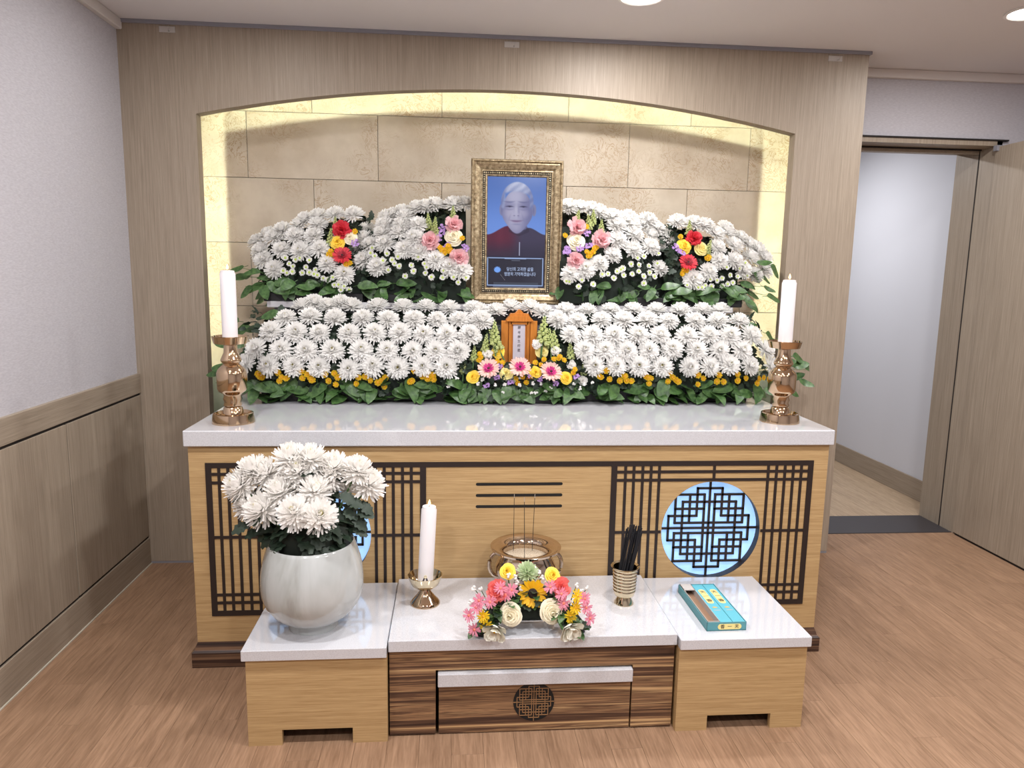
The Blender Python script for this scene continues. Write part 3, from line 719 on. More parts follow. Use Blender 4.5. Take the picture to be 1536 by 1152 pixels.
def paint(x, y):
    # picture coordinates: x 200..603, y 182..940
    c = lerp3((86, 122, 196), (112, 152, 232), sstep(200, 560, y)); c = lerp3(c, (70, 104, 178), .5*sstep(150, 0, x-200)*0)
    # jacket
    sh = 575-62*sstep(0, 1, (x-200)/150) if x < 405 else 570-46*sstep(0, 1, (603-x)/115)
    ja = sstep(sh-4, sh+4, y)
    jc = lerp3((92, 26, 52), (62, 56, 82), sstep(340, 450, x)); jc = lerp3(jc, (112, 34, 58), .5*math.exp(-((x-290)/30)**2)); jc = lerp3(jc, (38, 38, 58), .75*sstep(590, 725, y))
    # ears and neck
    for ex_ in (299, 521): c = lerp3(c, (132, 134, 174), ell(x, y, ex_, 404, 15, 40, .15)); c = lerp3(c, (106, 108, 150), .6*ell(x, y, ex_+(3 if ex_ < 400 else -3), 406, 6, 24, .6))
    c = lerp3(c, (100, 102, 142), ell(x, y, 412, 540, 70, 56))
    c = lerp3(c, jc, ja*(1-ell(x, y, 412, 515, 60, 52, .06)))
    cl = sstep(0, 5, y-(545-.30*abs(x-420)))*(1-sstep(0, 5, y-(580-.42*abs(x-420))))*(1-sstep(66, 74, abs(x-420)))
    c = lerp3(c, lerp3(jc, (28, 22, 42), .55), cl*.75)
    if abs(x-424) < 3 and 622 < y < 716: c = (172, 176, 204)
    # face: broad oval, softly lit from one side
    rx = 103-30*sstep(430, 580, y)+4*ell(x, y, 406, 450, 200, 40, .8); f = 1-sstep(.955, 1.02, math.hypot((x-406)/rx, (y-416)/150))
    fc = lerp3((176, 174, 204), (118, 120, 164), sstep(10, 112, abs(x-385)))
    fc = lerp3(fc, (112, 112, 154), .45*sstep(480, 566, y)); fc = lerp3(fc, (196, 196, 222), .45*ell(x, y, 392, 318, 70, 36, .9))
    for ex_ in (350, 452): fc = lerp3(fc, (192, 186, 212), .40*ell(x, y, ex_, 428, 30, 24, .9))
    c = lerp3(c, fc, f)
    # hair: short silver hair brushed to one side, thin at the temples
    hl = 300-20*math.cos((x-396)/95*1.5)+9*sstep(430, 500, x)
    ho = math.hypot((x-405)/112, (y-352)/138)
    top_ = 1-sstep(hl-12, hl+12, y); side = sstep(76, 94, abs(x-406))*(1-sstep(380, 408, y))
    h_ = (1-sstep(.955, 1.03, ho))*max(top_, side)
    st_ = .5+.16*math.sin((x*.55+y*.35)*.22+2.2*math.sin((x-y)*.02))+.13*(hsh(round((x*.8+y*.35)*.30), 3)-.5)
    hv = st_-.42*sstep(50, 116, abs(x-392))+.22*(1-sstep(225, 300, y)); hc = lerp3((116, 128, 178), (206, 212, 236), max(0, min(1, hv)))
    c = lerp3(c, hc, h_)
    # brows, eyes, nose, mouth
    for ex_ in (352, 447):
        s_ = -1 if ex_ < 400 else 1; dx = x-ex_
        c = lerp3(c, (118, 120, 162), .45*ell(x, y, ex_, 372, 36, 20, .9))
        c = lerp3(c, (96, 98, 142), .60*ell(x, y+.004*dx*dx-.02*s_*dx, ex_+2*s_, 352, 32, 5, .8))
        c = lerp3(c, (56, 54, 88), .95*ell(x, y-.003*dx*dx, ex_, 380, 24, 4.2, .7))
        c = lerp3(c, (42, 40, 70), .75*ell(x, y, ex_+1, 382.5, 8, 4.2, .6))
        c = lerp3(c, (126, 124, 164), .45*ell(x, y+.005*dx*dx, ex_, 403, 25, 4.5, .9))
    c = lerp3(c, (200, 198, 222), .55*ell(x, y, 398, 408, 8, 40, .9)); c = lerp3(c, (128, 126, 168), .40*ell(x, y, 416, 415, 6, 34, .9))
    c = lerp3(c, (186, 182, 212), .6*ell(x, y, 399, 434, 19, 11, .8))
    for nx in (386, 413): c = lerp3(c, (76, 72, 112), .5*ell(x, y, nx, 443, 6, 3, .8))
    for s_ in (-1, 1): c = lerp3(c, (122, 120, 162), .22*ell(x-(y-455)*.30*s_, y, 400+s_*46, 458, 5, 26, .9))
    c = lerp3(c, (140, 112, 150), .7*ell(x, y+.0030*(x-401)**2-1, 401, 480, 34, 8, .7)); c = lerp3(c, (86, 68, 108), .8*ell(x, y+.0030*(x-401)**2-1, 401, 479, 34, 2.2, .8))
    c = lerp3(c, (120, 118, 160), .45*ell(x, y, 402, 501, 26, 5, .9)); c = lerp3(c, (178, 174, 204), .35*ell(x, y, 402, 528, 26, 14, .9))
    # caption plate
    c = lerp3(c, (30, 34, 56), sstep(716, 730, y))
    if 205 < x < 592 and 730 < y < 925:
        e = min(x-205, 592-x, y-730-4*math.cos((x-398)/120), 925-y)
        c = (164, 190, 236) if e < 5.2 else lerp3((30, 32, 46), (58, 62, 76), sstep(400, 592, x)*.6)
        if 372 < x < 432 and 748 < y < 753: c = (120, 128, 150)
        if 250 < x < 560 and 902 < y < 919: c = (62, 70, 84)
    elif y > 918 and 245 < x < 560: c = (96, 104, 130)
    return c
GX, GZ = 135, 252
V = []; F = []; cols = []
for j in range(GZ+1):
    for i in range(GX+1):
        V.append((sx0+(sx1-sx0)*i/GX, FY-.0015, sz1+(sz0-sz1)*j/GZ)); cols.append(paint(200+403*i/GX, 182+758*j/GZ))
for j in range(GZ):
    for i in range(GX):
        a = j*(GX+1)+i; F.append((a, a+GX+1, a+GX+2, a+1))
scr = MB().add(V, F).build('screen', SCR, t)
ca = scr.data.color_attributes.new('picture', 'FLOAT_COLOR', 'POINT')
ca.data.foreach_set('color', [q_ for c in cols for q_ in (*lin(c), 1)])
GLYPH = mat('screen_lettering', (20, 20, 30), .5, emit=(196, 216, 255), es=.9)
BLUEM = mat('screen_emblem', (20, 20, 30), .5, emit=(112, 168, 252), es=.9)
def spx(x, y): return Vector((sx0+(sx1-sx0)*(x-200)/403, FY-.0022, sz1+(sz0-sz1)*(y-182)/758))
for s_, x_, y_ in (('당신의 고귀한 삶을', 432, 812), ('영원히 기억하겠습니다', 432, 846)):
    me = text_mesh(s_, .0175, GLYPH, .0002); wd = max(v.co.x for v in me.vertices)-min(v.co.x for v in me.vertices)
    o = bpy.data.objects.new('lettering', me); col.objects.link(o); o.parent = scr; o.location = spx(x_, y_)-wloc(t); o.rotation_euler = (math.pi/2, 0, 0)
    k2 = (184 if y_ < 830 else 218)/403*(sx1-sx0)/wd; o.scale = (k2, 1.12, 1)
ctr = spx(275, 818); pts = []
for k2 in range(26):
    a = 2*math.pi*k2/26; r = (.0185 if k2 % 2 == 0 else .0128)*(1-.25*max(0, -math.sin(a)))
    pts.append((ctr.x+r*math.cos(a), ctr.z+r*math.sin(a)))
MB().prism(pts, FY-.0024, FY-.0018).build('flower_emblem', BLUEM, scr)
a, b = spx(296, 848), spx(328, 888)
MB().tube([a, b], .0006, 5).build('emblem_stem', GREYTRIM, scr)
MB().box(fx0+.02, fx1-.02, FY+.0, FY+.05, SZ, SZ+.003).build('plinth', FBLACK, t)

# ================================================================== SPIRIT TABLET
TY = -.345
tc = on(779, 500, 1, TY).x; zt = on(779, 465, 1, TY).z
def tz(py): return on(779, py, 1, TY).z
def tw(px): return px*(on(805, 500, 1, TY).x-on(752, 500, 1, TY).x)/53
t = thing('spirit_tablet', (tc, TY, ZT), 'orange wooden spirit tablet shrine with open doors and written paper', 'tablet')
zb = tz(482)
box(tc-tw(17), tc+tw(17), TY+.012, TY+.05, ZT+.02, zb).build('case', TABW, t)
for s_ in (-1, 1): box(tc+s_*tw(13.5)-.006, tc+s_*tw(13.5)+.006, TY, TY+.014, ZT+.02, zb).build('post', TABW, t)
box(tc-tw(13), tc+tw(13), TY, TY+.014, zb-.014, zb).build('lintel', TABW, t)
for s_ in (-1, 1):
    a, b = sorted((tc+s_*tw(16.5), tc+s_*tw(27))); box(a, b, TY+.004, TY+.016, ZT+.03, zb+.002, bev=.001).build('door', TABW, t)
rf = MB()
rf.prism([(tc-tw(20), zb), (tc+tw(20), zb), (tc+tw(20), zb+.007), (tc-tw(20), zb+.007)], TY-.012, TY+.06)
rf.prism([(tc-tw(19.5), zb+.007), (tc+tw(19.5), zb+.007), (tc+tw(14.5), zb+.024), (tc-tw(14.5), zb+.024)], TY-.01, TY+.055)
rf.prism([(tc-tw(15), zb+.024), (tc+tw(15), zb+.024), (tc+tw(13), zb+.034), (tc-tw(13), zb+.034)], TY-.006, TY+.05)
rf.prism([(tc-tw(7), zb+.034), (tc+tw(7), zb+.034), (tc+tw(3.5), zb+.045), (tc+tw(1.2), zb+.052), (tc-tw(1.2), zb+.052), (tc-tw(3.5), zb+.045)], TY, TY+.04)
rf.build('roof', TABW, t)
box(tc-tw(30), tc+tw(30), TY-.02, TY+.06, ZT, ZT+.03, bev=.002).build('plinth', TABW, t)
pp = box(tc-tw(9), tc+tw(9), TY+.0105, TY+.0125, ZT+.06, tz(486)).build('paper', PAPER, t)
for ch, py in (('顯', 492), ('考', 499.5), ('學', 506), ('生', 512.5), ('府', 519), ('君', 526), ('神', 539), ('位', 546)):
    txt(ch, .0145, INK, pp, Vector((tc, TY+.0100, tz(py)))-wloc(t), (math.pi/2, 0, 0))

# ================================================================== FLOWER MESHES
def petals(layers, seed, jit=.12, cross=.25):
    """layers: (count, r0, z0, length, width, elevation deg, curl deg, tip) around Z; unit size"""
    R_ = random.Random(seed); mb = MB(); S_ = 4
    for (cnt, r0, z0, ln, wd, el, curl, tip) in layers:
        ph = R_.random()*6.28
        for i in range(cnt):
            az = ph+2*math.pi*(i+R_.uniform(-.25, .25))/cnt
            l = ln*R_.uniform(1-jit, 1+jit); e = math.radians(el+R_.uniform(-9, 9)); cu = math.radians(curl+R_.uniform(-10, 10))
            rad, z = r0, z0; V = []; yaw = R_.uniform(-.12, .12)
            for s in range(S_+1):
                f = s/S_; ww = wd*(.38+.62*math.sin(math.pi*min(1, f*.95+.08)*.62)) if f < 1 else wd*tip
                if f == 1: ww = wd*tip
                a2 = az+yaw*f
                for k in (-1, 0, 1):
                    px_, py_ = rad, k*ww/2
                    zz = z+(abs(k)*cross*ww)
                    V.append((px_*math.cos(a2)-py_*math.sin(a2), px_*math.sin(a2)+py_*math.cos(a2), zz))
                ee = e+cu*f; rad += l/S_*math.cos(ee); z += l/S_*math.sin(ee)
            F = []
            for s in range(S_):
                for k in range(2): b = s*3+k; F.append((b, b+1, b+4, b+3))
            mb.add(V, F, True)
    return mb
def mum_layers(spiky=False):
    L = []
    for i in range(8):
        f = i/7; L.append((int(38-18*f), .05+.02*(1-f), -.12+.32*f, 1.0-.54*f, .14, -2+62*f, 12+38*f, .72))
    return L
MUM = [petals(mum_layers(), s).mesh('chrysanthemum', WHITE) for s in range(5)]
MUMC = [petals([(12, .03, .15, .34, .12, 66, 34, .5), (8, .01, .16, .26, .1, 80, 20, .5)], s+40).mesh('flower_heart', CREAM) for s in range(2)]
VL = [(30, .05, -.18, 1.05, .16, -22, 30, .55), (30, .05, -.12, 1.05, .16, -6, 36, .55), (28, .05, -.04, 1.0, .16, 10, 44, .55), (26, .05, .02, .94, .155, 24, 50, .55), (24, .05, .07, .86, .15, 38, 54, .55), (20, .04, .12, .76, .14, 52, 52, .55), (15, .03, .16, .64, .13, 66, 44, .55)]
VMUM = [petals(VL, s+80).mesh('flower_head', VWHITE) for s in range(4)]
VMUMC = petals([(10, .02, .2, .48, .13, 74, 26, .5), (7, .01, .2, .4, .12, 84, 10, .5)], 99).mesh('flower_heart', CREAM)
def dome(r, h, z0, m, name, seg=12): return MB().lathe([(r, z0), (r*.86, z0+h*.55), (r*.5, z0+h*.9), (0, z0+h)], seg=seg).mesh(name, m)
POM = petals([(13, .2, 0, .8, .42, 8, 20, .6), (11, .15, .06, .6, .36, 32, 20, .6)], 5, cross=.1).mesh('button_flower', WHITE); POMC = dome(.42, .3, .12, POMG, 'flower_heart')
BUT = petals([(13, .2, 0, .8, .42, 8, 25, .6), (11, .15, .06, .62, .36, 36, 25, .6)], 6, cross=.1).mesh('button_flower', YEL); BUTC = dome(.42, .26, .14, ORA, 'flower_heart')
def gerb(m1, m2, m3, nm):
    a = petals([(24, .2, -.02, .8, .2, 8, 6, .5), (24, .2, .02, .72, .19, 16, 6, .5)], 11, .05, .12).mesh(nm, m1)
    b = petals([(26, .08, .06, .42, .11, 22, 6, .5), (20, .06, .09, .28, .09, 34, 10, .5)], 12, .1, .1).mesh('flower_heart', m2)
    return a, b, dome(.13, .12, .1, m3, 'flower_eye')
PG = gerb(PGERB, MAGEN, DARKE, 'gerbera'); RG = gerb(RGERB, RGERB2, DARKE, 'gerbera')
def rose(m, seed, nm='rose', openness=1):
    R_ = random.Random(seed); mb = MB(); n_ = 20
    for i in range(n_):
        f = i/(n_-1); az = i*2.399+R_.uniform(-.2, .2); rr = .07+.80*f**.85*openness; span = 1.15-.2*f if i > 2 else 2.6; top = .40-.75*f
        V = []; U_, W_ = 6, 6
        for b in range(W_+1):
            v = b/W_
            for a in range(U_+1):
                u_ = a/U_*2-1; an = az+u_*span
                body = math.sin(math.pi*(.12+.50*v))                     # bulb that closes slightly
                lipr = (.14+.50*f)*max(0, v-.72)/.28*(1-.3*u_*u_)*(f > .12)   # rolled-back lip
                r_ = rr*body+lipr*.5+.02*math.sin(4*u_+i)*v
                z = -.6+(top+.6)*math.sin(v*math.pi/2)*(1-.10*u_*u_)-.10*f*max(0, v-.8)*5*.4
                V.append((r_*math.cos(an), r_*math.sin(an), z))
        F = [(b*(U_+1)+a, b*(U_+1)+a+1, (b+1)*(U_+1)+a+1, (b+1)*(U_+1)+a) for b in range(W_) for a in range(U_)]
        mb.add(V, F, True)
    mb.lathe([(.5, -.5), (.6, -.3), (.4, -.12), (.12, .0), (0, .05)], seg=14)
    return mb.mesh(nm, m)
YR = [rose(YROSE, s) for s in (1, 2)]; PYR = rose(PYROSE, 3); CR_ = [rose(CROSE, 4), rose(CROSE, 5)]
def carn(m, seed, nm='carnation'):
    return petals([(12, .05, -.2, 1.0, .62, 8, 12, .95), (11, .05, -.1, .95, .58, 24, 10, .95), (10, .05, 0, .85, .52, 42, 8, .95), (8, .03, .05, .72, .46, 58, 6, .95), (6, .02, .1, .6, .4, 76, 0, .95)], seed, .2, -.22).mesh(nm, m)
PC = carn(PINKC, 21); RC = carn(RGERB, 22); CC = carn(CORAL, 23); WC = carn(VWHITE, 24, 'lisianthus')
CUP = rose(CROSE, 31, 'lisianthus', 1.1)
def cluster(m, seed, nm, k=14):
    R_ = random.Random(seed); mb = MB()
    for i in range(k):
        a, r = R_.uniform(0, 6.28), .85*math.sqrt(R_.random()); p = Vector((r*math.cos(a), r*math.sin(a), .3*(1-r)+R_.uniform(-.1, .2))); s = R_.uniform(.2, .3)
        for j in range(5):
            b = j*1.2566+a; mb.add([p, p+Vector((s*math.cos(b-.5), s*math.sin(b-.5), .06)), p+Vector((1.25*s*math.cos(b), 1.25*s*math.sin(b), .1)), p+Vector((s*math.cos(b+.5), s*math.sin(b+.5), .06))], [(0, 1, 2, 3)], True)
    return mb.mesh(nm, m)
ST = [cluster(PURP, s, 'statice') for s in (1, 2)]; 
def buds(seed):
    R_ = random.Random(seed); mb = MB()
    for i in range(5):
        a, r = R_.uniform(0, 6.28), .6*math.sqrt(R_.random()); mb.ball((r*math.cos(a), r*math.sin(a), R_.uniform(-.1, .3)), R_.uniform(.26, .42), 7, 5, (1, 1, .8))
    return mb.mesh('waxflower', WHITE)
WX = [buds(s) for s in (3, 4, 5)]
def snap(seed):
    R_ = random.Random(seed); mb = MB()
    for i in range(30):
        f = i/29; a = i*2.4; r = .135*(1-.7*f); s = .085*(1-.6*f); z = .04+.93*f
        o_ = Vector((math.cos(a), math.sin(a), 0)); c = Vector((0, 0, z))+o_*r
        mb.ball(c, s, 7, 5, (.9, .9, 1.2))
        if f < .75:
            mb.ball(c+(o_+Vector((0, 0, -.5)))*s*.95, s*.75, 7, 4, (1.15, 1.15, .6)); mb.ball(c+(o_+Vector((0, 0, .5)))*s*.9, s*.62, 7, 4, (1.1, 1.1, .7))
    return mb.mesh('snapdragon', SNAP), MB().tube([(0, 0, -.5), (0, 0, .5), (0, 0, 1.05)], [.035, .03, .015], 6).mesh('stem', STEM)
SN = [snap(1), snap(2)]
SUNF = petals([(20, .3, -.04, .72, .26, 4, 8, .25), (18, .3, .0, .64, .24, 14, 8, .25)], 51, .1, .15).mesh('sunflower', SUN); SUNC = dome(.36, .16, 0, SUNE, 'flower_eye', 20)
PD = petals([(14, .12, 0, .88, .24, 6, -4, .45), (7, .1, .05, .6, .2, 24, -4, .45)], 52, .08, .12).mesh('daisy', PDAIS); PDC = dome(.22, .16, .04, PEYE, 'flower_eye')
YD = petals([(14, .12, 0, .88, .24, 6, -4, .45), (7, .1, .05, .6, .2, 24, -4, .45)], 53, .08, .12).mesh('daisy', YDAIS); YDC = dome(.22, .16, .04, YEYE, 'flower_eye')
MAG = petals([(6, .05, -.3, 1.15, .78, 30, 10, .35), (6, .05, -.25, 1.05, .7, 46, 14, .35), (4, .04, -.2, .95, .6, 64, 12, .35)], 54, .1, .32).mesh('magnolia', mat('ivory_green_petal', (244, 243, 230), .5)); MAGC = dome(.16, .5, -.1, YDAIS, 'flower_heart')
DAH = petals(VL, 55).mesh('dahlia', PGREEN)
def leafmesh(m, seed, w_=.52, bend=.35, nm='leaf'):
    R_ = random.Random(seed); V = []; F = []; S_ = 9
    for s in range(S_+1):
        f = s/S_; ww = w_*math.sin(math.pi*(f**.8))**.62 if 0 < f < 1 else .02
        z = -bend*f*f+.05*math.sin(6*f+seed)
        for k in (-1, 0, 1): V.append((k*ww/2, f, z+(.06*ww if k else 0)))
    for s in range(S_):
        for k in range(2): b = s*3+k; F.append((b, b+1, b+4, b+3))
    mb = MB().add(V, F, True); mb.tube([(0, -.25, .02), (0, .02, 0)], .018, 5)
    return mb.mesh(nm, m)
LF = [leafmesh(LEAF, s, (.5, .58, .46, .62)[s], (.2, .45, .1, .6)[s]) for s in range(4)]
def lobed(seed, m=LEAFD):
    R_ = random.Random(seed); mb = MB()
    pts = [(0, 0), (.16, .10), (.30, .12), (.26, .30), (.40, .42), (.28, .55), (.34, .72), (.18, .80), (.10, 1.0)]
    full = pts+[(-x, y) for x, y in pts[::-1] if x > 0]
    V = [(x, y, -.28*y*y+.12*abs(x)+R_.uniform(-.02, .02)) for x, y in full]+[(0, .45, -.05)]
    k2 = len(full); mb.add(V, [(i, (i+1) % k2, k2) for i in range(k2)], True)
    return mb
LB = [lobed(s).mesh('leaf', LEAFD) for s in range(3)]
def basis(d, up):
    """local Y along d, local Z near up"""
    y = Vector(d).normalized(); z = Vector(up); z = (z-y*z.dot(y)).normalized(); x = y.cross(z)
    m = Matrix((x, y, z)).transposed(); return m
def leaf(parent, pos, d, up, s, me=None, name='leaf', zmin=None):
    d = Vector(d).normalized(); pos = Vector(pos)
    if zmin is not None:
        B_ = basis(d, up); me = me or random.choice(LF); lo = min((B_ @ v.co).z for v in me.vertices)*s; pos.z = max(pos.z, zmin-lo)
    o = bpy.data.objects.new(name, me or random.choice(LF)); col.objects.link(o); o.parent = parent
    o.location = Vector(pos)-wloc(parent); o.rotation_mode = 'QUATERNION'; o.rotation_quaternion = basis(d, up).to_quaternion(); o.scale = (s, s, s); return o
def foliage(parent, pts, s, zmin, name='filler_foliage', m=LEAFD):
    """uncountable dark filler leaves, one mesh: pts = [(pos, normal)]"""
    mb = MB(); src = [lobed(9), lobed(10)]
    for p, n_ in pts:
        n_ = Vector(n_).normalized(); d = (Vector((ru(-1, 1), ru(-1, 1), ru(-1, .6)))+n_*.5); B = basis(d, n_+Vector((ru(-.5, .5), ru(-.5, .5), ru(-.5, .5)))); sc = s*ru(.7, 1.2); q_ = random.choice(src)
        W_ = [Vector(p)+B @ (v*sc) for v in q_.v]
        if min(v.z for v in W_) > zmin: mb.add(W_, q_.f, True)
    o = mb.build(name, m, parent); o['kind'] = 'stuff'; return o
def mum(parent, p, n_, s=.054, name='chrysanthemum'):
    tocam = (CAM-Vector(p)).normalized()
    n_ = (Vector(n_)+Vector((ru(-.16, .16), ru(-.12, .12), ru(-.12, .12)))).normalized()
    k2 = random.randrange(5); return inst(name, MUM[k2], parent, Vector(p)+n_*.014, n_, s*ru(.92, 1.06), ru(0, 6), [('flower_heart', MUMC[k2 % 2])])

# ------------------------------------------------------------------ bouquet data (photo pixels)
def Z4(l): return [(300+x*.29515, 280+y*.29515) for x, y in l]
def Z5(l): return [(820+x*.3125, 280+y*.3125) for x, y in l]
def Z6(l): return [(640+x*.18229, 440+y*.18229) for x, y in l]
def Z7(l): return [(680+x*.14323, 840+y*.14323) for x, y in l]
# upper mounds: centre, radii, flowers
UP = [
 dict(lab='upper flower mound with red gerbera and roses, at the papered wall end', c=(-.665, .03, SZ+.01), a=(.62, .205, .45), x=(-1.13, -.66), k=.84, fx=(-.03, .03),
  mums=Z4([(690, 152), (785, 152), (605, 162), (510, 205), (600, 203), (425, 232), (385, 268), (490, 262), (585, 258), (300, 290), (318, 335), (420, 332), (520, 335), (612, 325), (330, 380), (385, 425), (650, 400), (735, 450), (355, 255), (540, 178)]),
  poms=Z4([(445, 372), (500, 380), (522, 376), (570, 382), (465, 400), (440, 435), (490, 410), (550, 412), (570, 440), (600, 430), (530, 440), (480, 440), (610, 452), (640, 470), (655, 478), (685, 468), (690, 505), (715, 500), (740, 515), (767, 522), (720, 522), (460, 445), (590, 455)]),
  buts=Z4([(668, 338), (680, 352), (755, 388), (745, 400), (660, 350), (765, 395), (790, 235)]), stat=Z4([(730, 215), (792, 290), (690, 240)]), rg=Z4([(728, 357)]), rc=Z4([(722, 228)]), yr=Z4([(702, 285)]), cr=Z4([(766, 265)]), pc=[], cup=[], snap=Z4([(662, 262), (690, 205)])),
 dict(lab='upper flower mound with pink carnations, between portrait and papered wall end', c=(-.175, 0, SZ+.01), a=(.645, .21, .492), x=(-.66, -.19), k=.9, fx=(-.03, -.05),
  mums=Z4([(1195, 105), (1290, 103), (1345, 100), (1105, 122), (1030, 140), (955, 168), (1045, 168), (945, 205), (1030, 205), (1112, 205), (850, 232), (935, 245), (1022, 242), (845, 272), (1095, 270), (800, 328), (868, 305), (945, 300), (1040, 325), (1122, 342), (835, 380), (905, 415), (1200, 380), (1275, 415), (1332, 435), (990, 155), (1150, 118)]),
  poms=Z4([(885, 320), (965, 350), (905, 360), (935, 390), (980, 380), (1010, 365), (1075, 410), (1025, 415), (1110, 365), (1140, 400), (1155, 420), (1155, 445), (1180, 465), (1090, 440), (1050, 455), (1000, 400), (970, 425), (1235, 470), (1290, 465), (1310, 490), (1240, 437), (882, 345), (1355, 470)]),
  buts=Z4([(1220, 318), (1250, 328), (1275, 326), (1248, 346), (1330, 272), (1230, 332), (1265, 340), (1262, 312)]), stat=Z4([(1235, 215), (1215, 265), (1252, 305), (1345, 318), (1225, 240)]), rg=[], rc=[], yr=[], cr=[], pc=Z4([(1290, 205), (1172, 280), (1312, 360)]), cup=Z4([(1290, 258)]), snap=Z4([(1165, 185), (1205, 235), (1285, 150), (1190, 205)])),
 dict(lab='upper flower mound with pink carnations, between portrait and doorway end', c=(.245, 0, SZ+.01), a=(.645, .21, .488), x=(.25, .78), k=.9, fx=(.05, .03),
  mums=Z5([(105, 108), (160, 112), (245, 132), (310, 155), (390, 158), (335, 198), (405, 195), (455, 188), (520, 208), (335, 265), (415, 240), (490, 240), (570, 252), (405, 310), (490, 298), (562, 312), (312, 335), (250, 375), (185, 402), (115, 425), (535, 400), (597, 372), (210, 120), (350, 165), (480, 170), (590, 272)]),
  poms=Z5([(390, 375), (420, 355), (455, 342), (515, 375), (520, 332), (425, 385), (430, 412), (475, 390), (475, 415), (360, 432), (355, 400), (400, 425), (345, 402), (315, 442), (330, 412), (260, 430), (285, 425), (100, 465), (150, 487), (455, 465), (450, 440), (210, 475), (160, 452), (85, 455), (565, 345), (500, 440)]),
  buts=Z5([(185, 205), (205, 325), (228, 303), (195, 343), (215, 318), (185, 322), (205, 340), (235, 300), (85, 240)]), stat=Z5([(190, 228), (95, 310), (155, 297), (200, 293), (95, 320), (610, 300)]), rg=[], rc=[], yr=[], cr=[], pc=Z5([(140, 203), (255, 262), (135, 355)]), cup=Z5([(140, 266)]), snap=Z5([(140, 160), (220, 160), (258, 205), (200, 180)])),
 dict(lab='upper flower mound with red gerbera and roses, at the doorway end', c=(.715, .03, SZ+.01), a=(.62, .205, .45), x=(.785, 1.15), k=.84, fx=(-.03, .03),
  mums=Z5([(625, 178), (700, 185), (755, 198), (805, 238), (862, 235), (920, 255), (812, 300), (890, 290), (960, 285), (820, 362), (892, 365), (970, 350), (1035, 352), (770, 415), (695, 450), (990, 432), (1035, 402), (935, 405), (850, 210), (1000, 310)]),
  poms=Z5([(850, 395), (905, 402), (935, 375), (830, 442), (860, 430), (880, 465), (900, 437), (940, 432), (770, 452), (780, 480), (830, 480), (735, 492), (665, 475), (715, 490), (850, 470), (745, 475), (800, 455)]),
  buts=Z5([(765, 345), (752, 352), (650, 408), (640, 422), (635, 250), (765, 355), (660, 410)]), stat=Z5([(710, 243), (612, 298), (640, 325)]), rg=Z5([(670, 370)]), rc=Z5([(700, 258)]), yr=Z5([(655, 290)]), cr=[], pc=[], cup=[], pyr=Z5([(737, 302)]), snap=Z5([(678, 210), (765, 300)])),
]
def scatter_ell(c, a, n_, x0, x1, zmin, k=.96):
    out = []
    while len(out) < n_:
        v = Vector((ru(-1, 1), ru(-1, 0), ru(0, 1)))
        if v.length > 1 or v.length < .3: continue
        v.normalize(); p = Vector((c[0]+v.x*a[0]*k, c[1]+v.y*a[1]*k, c[2]+v.z*a[2]*k))
        if x0 <= p.x <= x1 and p.z > zmin: out.append((p, Vector((v.x/a[0], v.y/a[1], v.z/a[2])).normalized()))
    return out
def bed(parent, c, a, x0, x1, z0, k=.92, yb=.0):
    """dark foam body: quarter-ellipsoid slice between x0 and x1, flat back"""
    V = []; F = []; NX, NT = 14, 10
    for i in range(NX+1):
        x = x0+(x1-x0)*i/NX; f = math.sqrt(max(.03, 1-((x-c[0])/(a[0]*1.02))**2))
        for j in range(NT+1):
            t_ = math.pi/2*j/NT; V.append((x, c[1]+yb-(a[1]*k+yb)*f*math.cos(t_), z0+(c[2]+a[2]*k*f*math.sin(t_)-z0)))
        V.append((x, c[1]+yb-(a[1]*k+yb)*f, z0)); V.append((x, c[1]+yb, z0))
    q_ = NT+3
    for i in range(NX):
        for j in range(NT): F.append((i*q_+j, (i+1)*q_+j, (i+1)*q_+j+1, i*q_+j+1))
        F.append((i*q_+NT, (i+1)*q_+NT, (i+1)*q_+NT+2, i*q_+NT+2)); F.append((i*q_, i*q_+NT+1, (i+1)*q_+NT+1, (i+1)*q_))
        F.append((i*q_+NT+1, i*q_+NT+2, (i+1)*q_+NT+2, (i+1)*q_+NT+1))
    for e in (0, NX): F.append(tuple(e*q_+j for j in list(range(NT+1))+[NT+2, NT+1]))
    return MB().add(V, F).build('foliage_bed', FOAM, parent)
def accents(t, d, surf):
    for key, me, sub, s, nm in (('poms', POM, [('flower_heart', POMC)], .0145, 'button_flower'), ('buts', BUT, [('flower_heart', BUTC)], .0135, 'button_flower'), ('rc', RC, None, .042, 'carnation'), ('pc', PC, None, .042, 'carnation'), ('yr', YR[0], None, .036, 'rose'), ('cr', CR_[0], None, .034, 'rose'), ('pyr', PYR, None, .036, 'rose'), ('cup', CUP, None, .04, 'lisianthus')):
        for px, py in d.get(key, []):
            p, n_ = surf(px, py); n_ = (n_+Vector((ru(-.2, .2), -.25, ru(-.1, .3)))).normalized()
            inst(nm, me, t, p+n_*(.030 if key == 'poms' else .022), n_, s*ru(.9, 1.1), ru(0, 6), sub)
    for px, py in d.get('rg', []):
        p, n_ = surf(px, py); inst('gerbera', RG[0], t, p+n_*.022, (0, -.85, .55), .046, 0, [('flower_heart', RG[1]), ('flower_eye', RG[2])])
    for px, py in d.get('stat', []):
        p, n_ = surf(px, py); inst('statice', random.choice(ST), t, p+n_*.014, n_, .021, ru(0, 6))
    for px, py in d.get('snap', []):
        p, n_ = surf(px, py); k2 = random.randrange(2); inst('snapdragon', SN[k2][0], t, p-Vector((0, .0, .03))+n_*.008, (ru(-.15, .15), -.35, 1), .075, ru(0, 6), [('stem', SN[k2][1])])
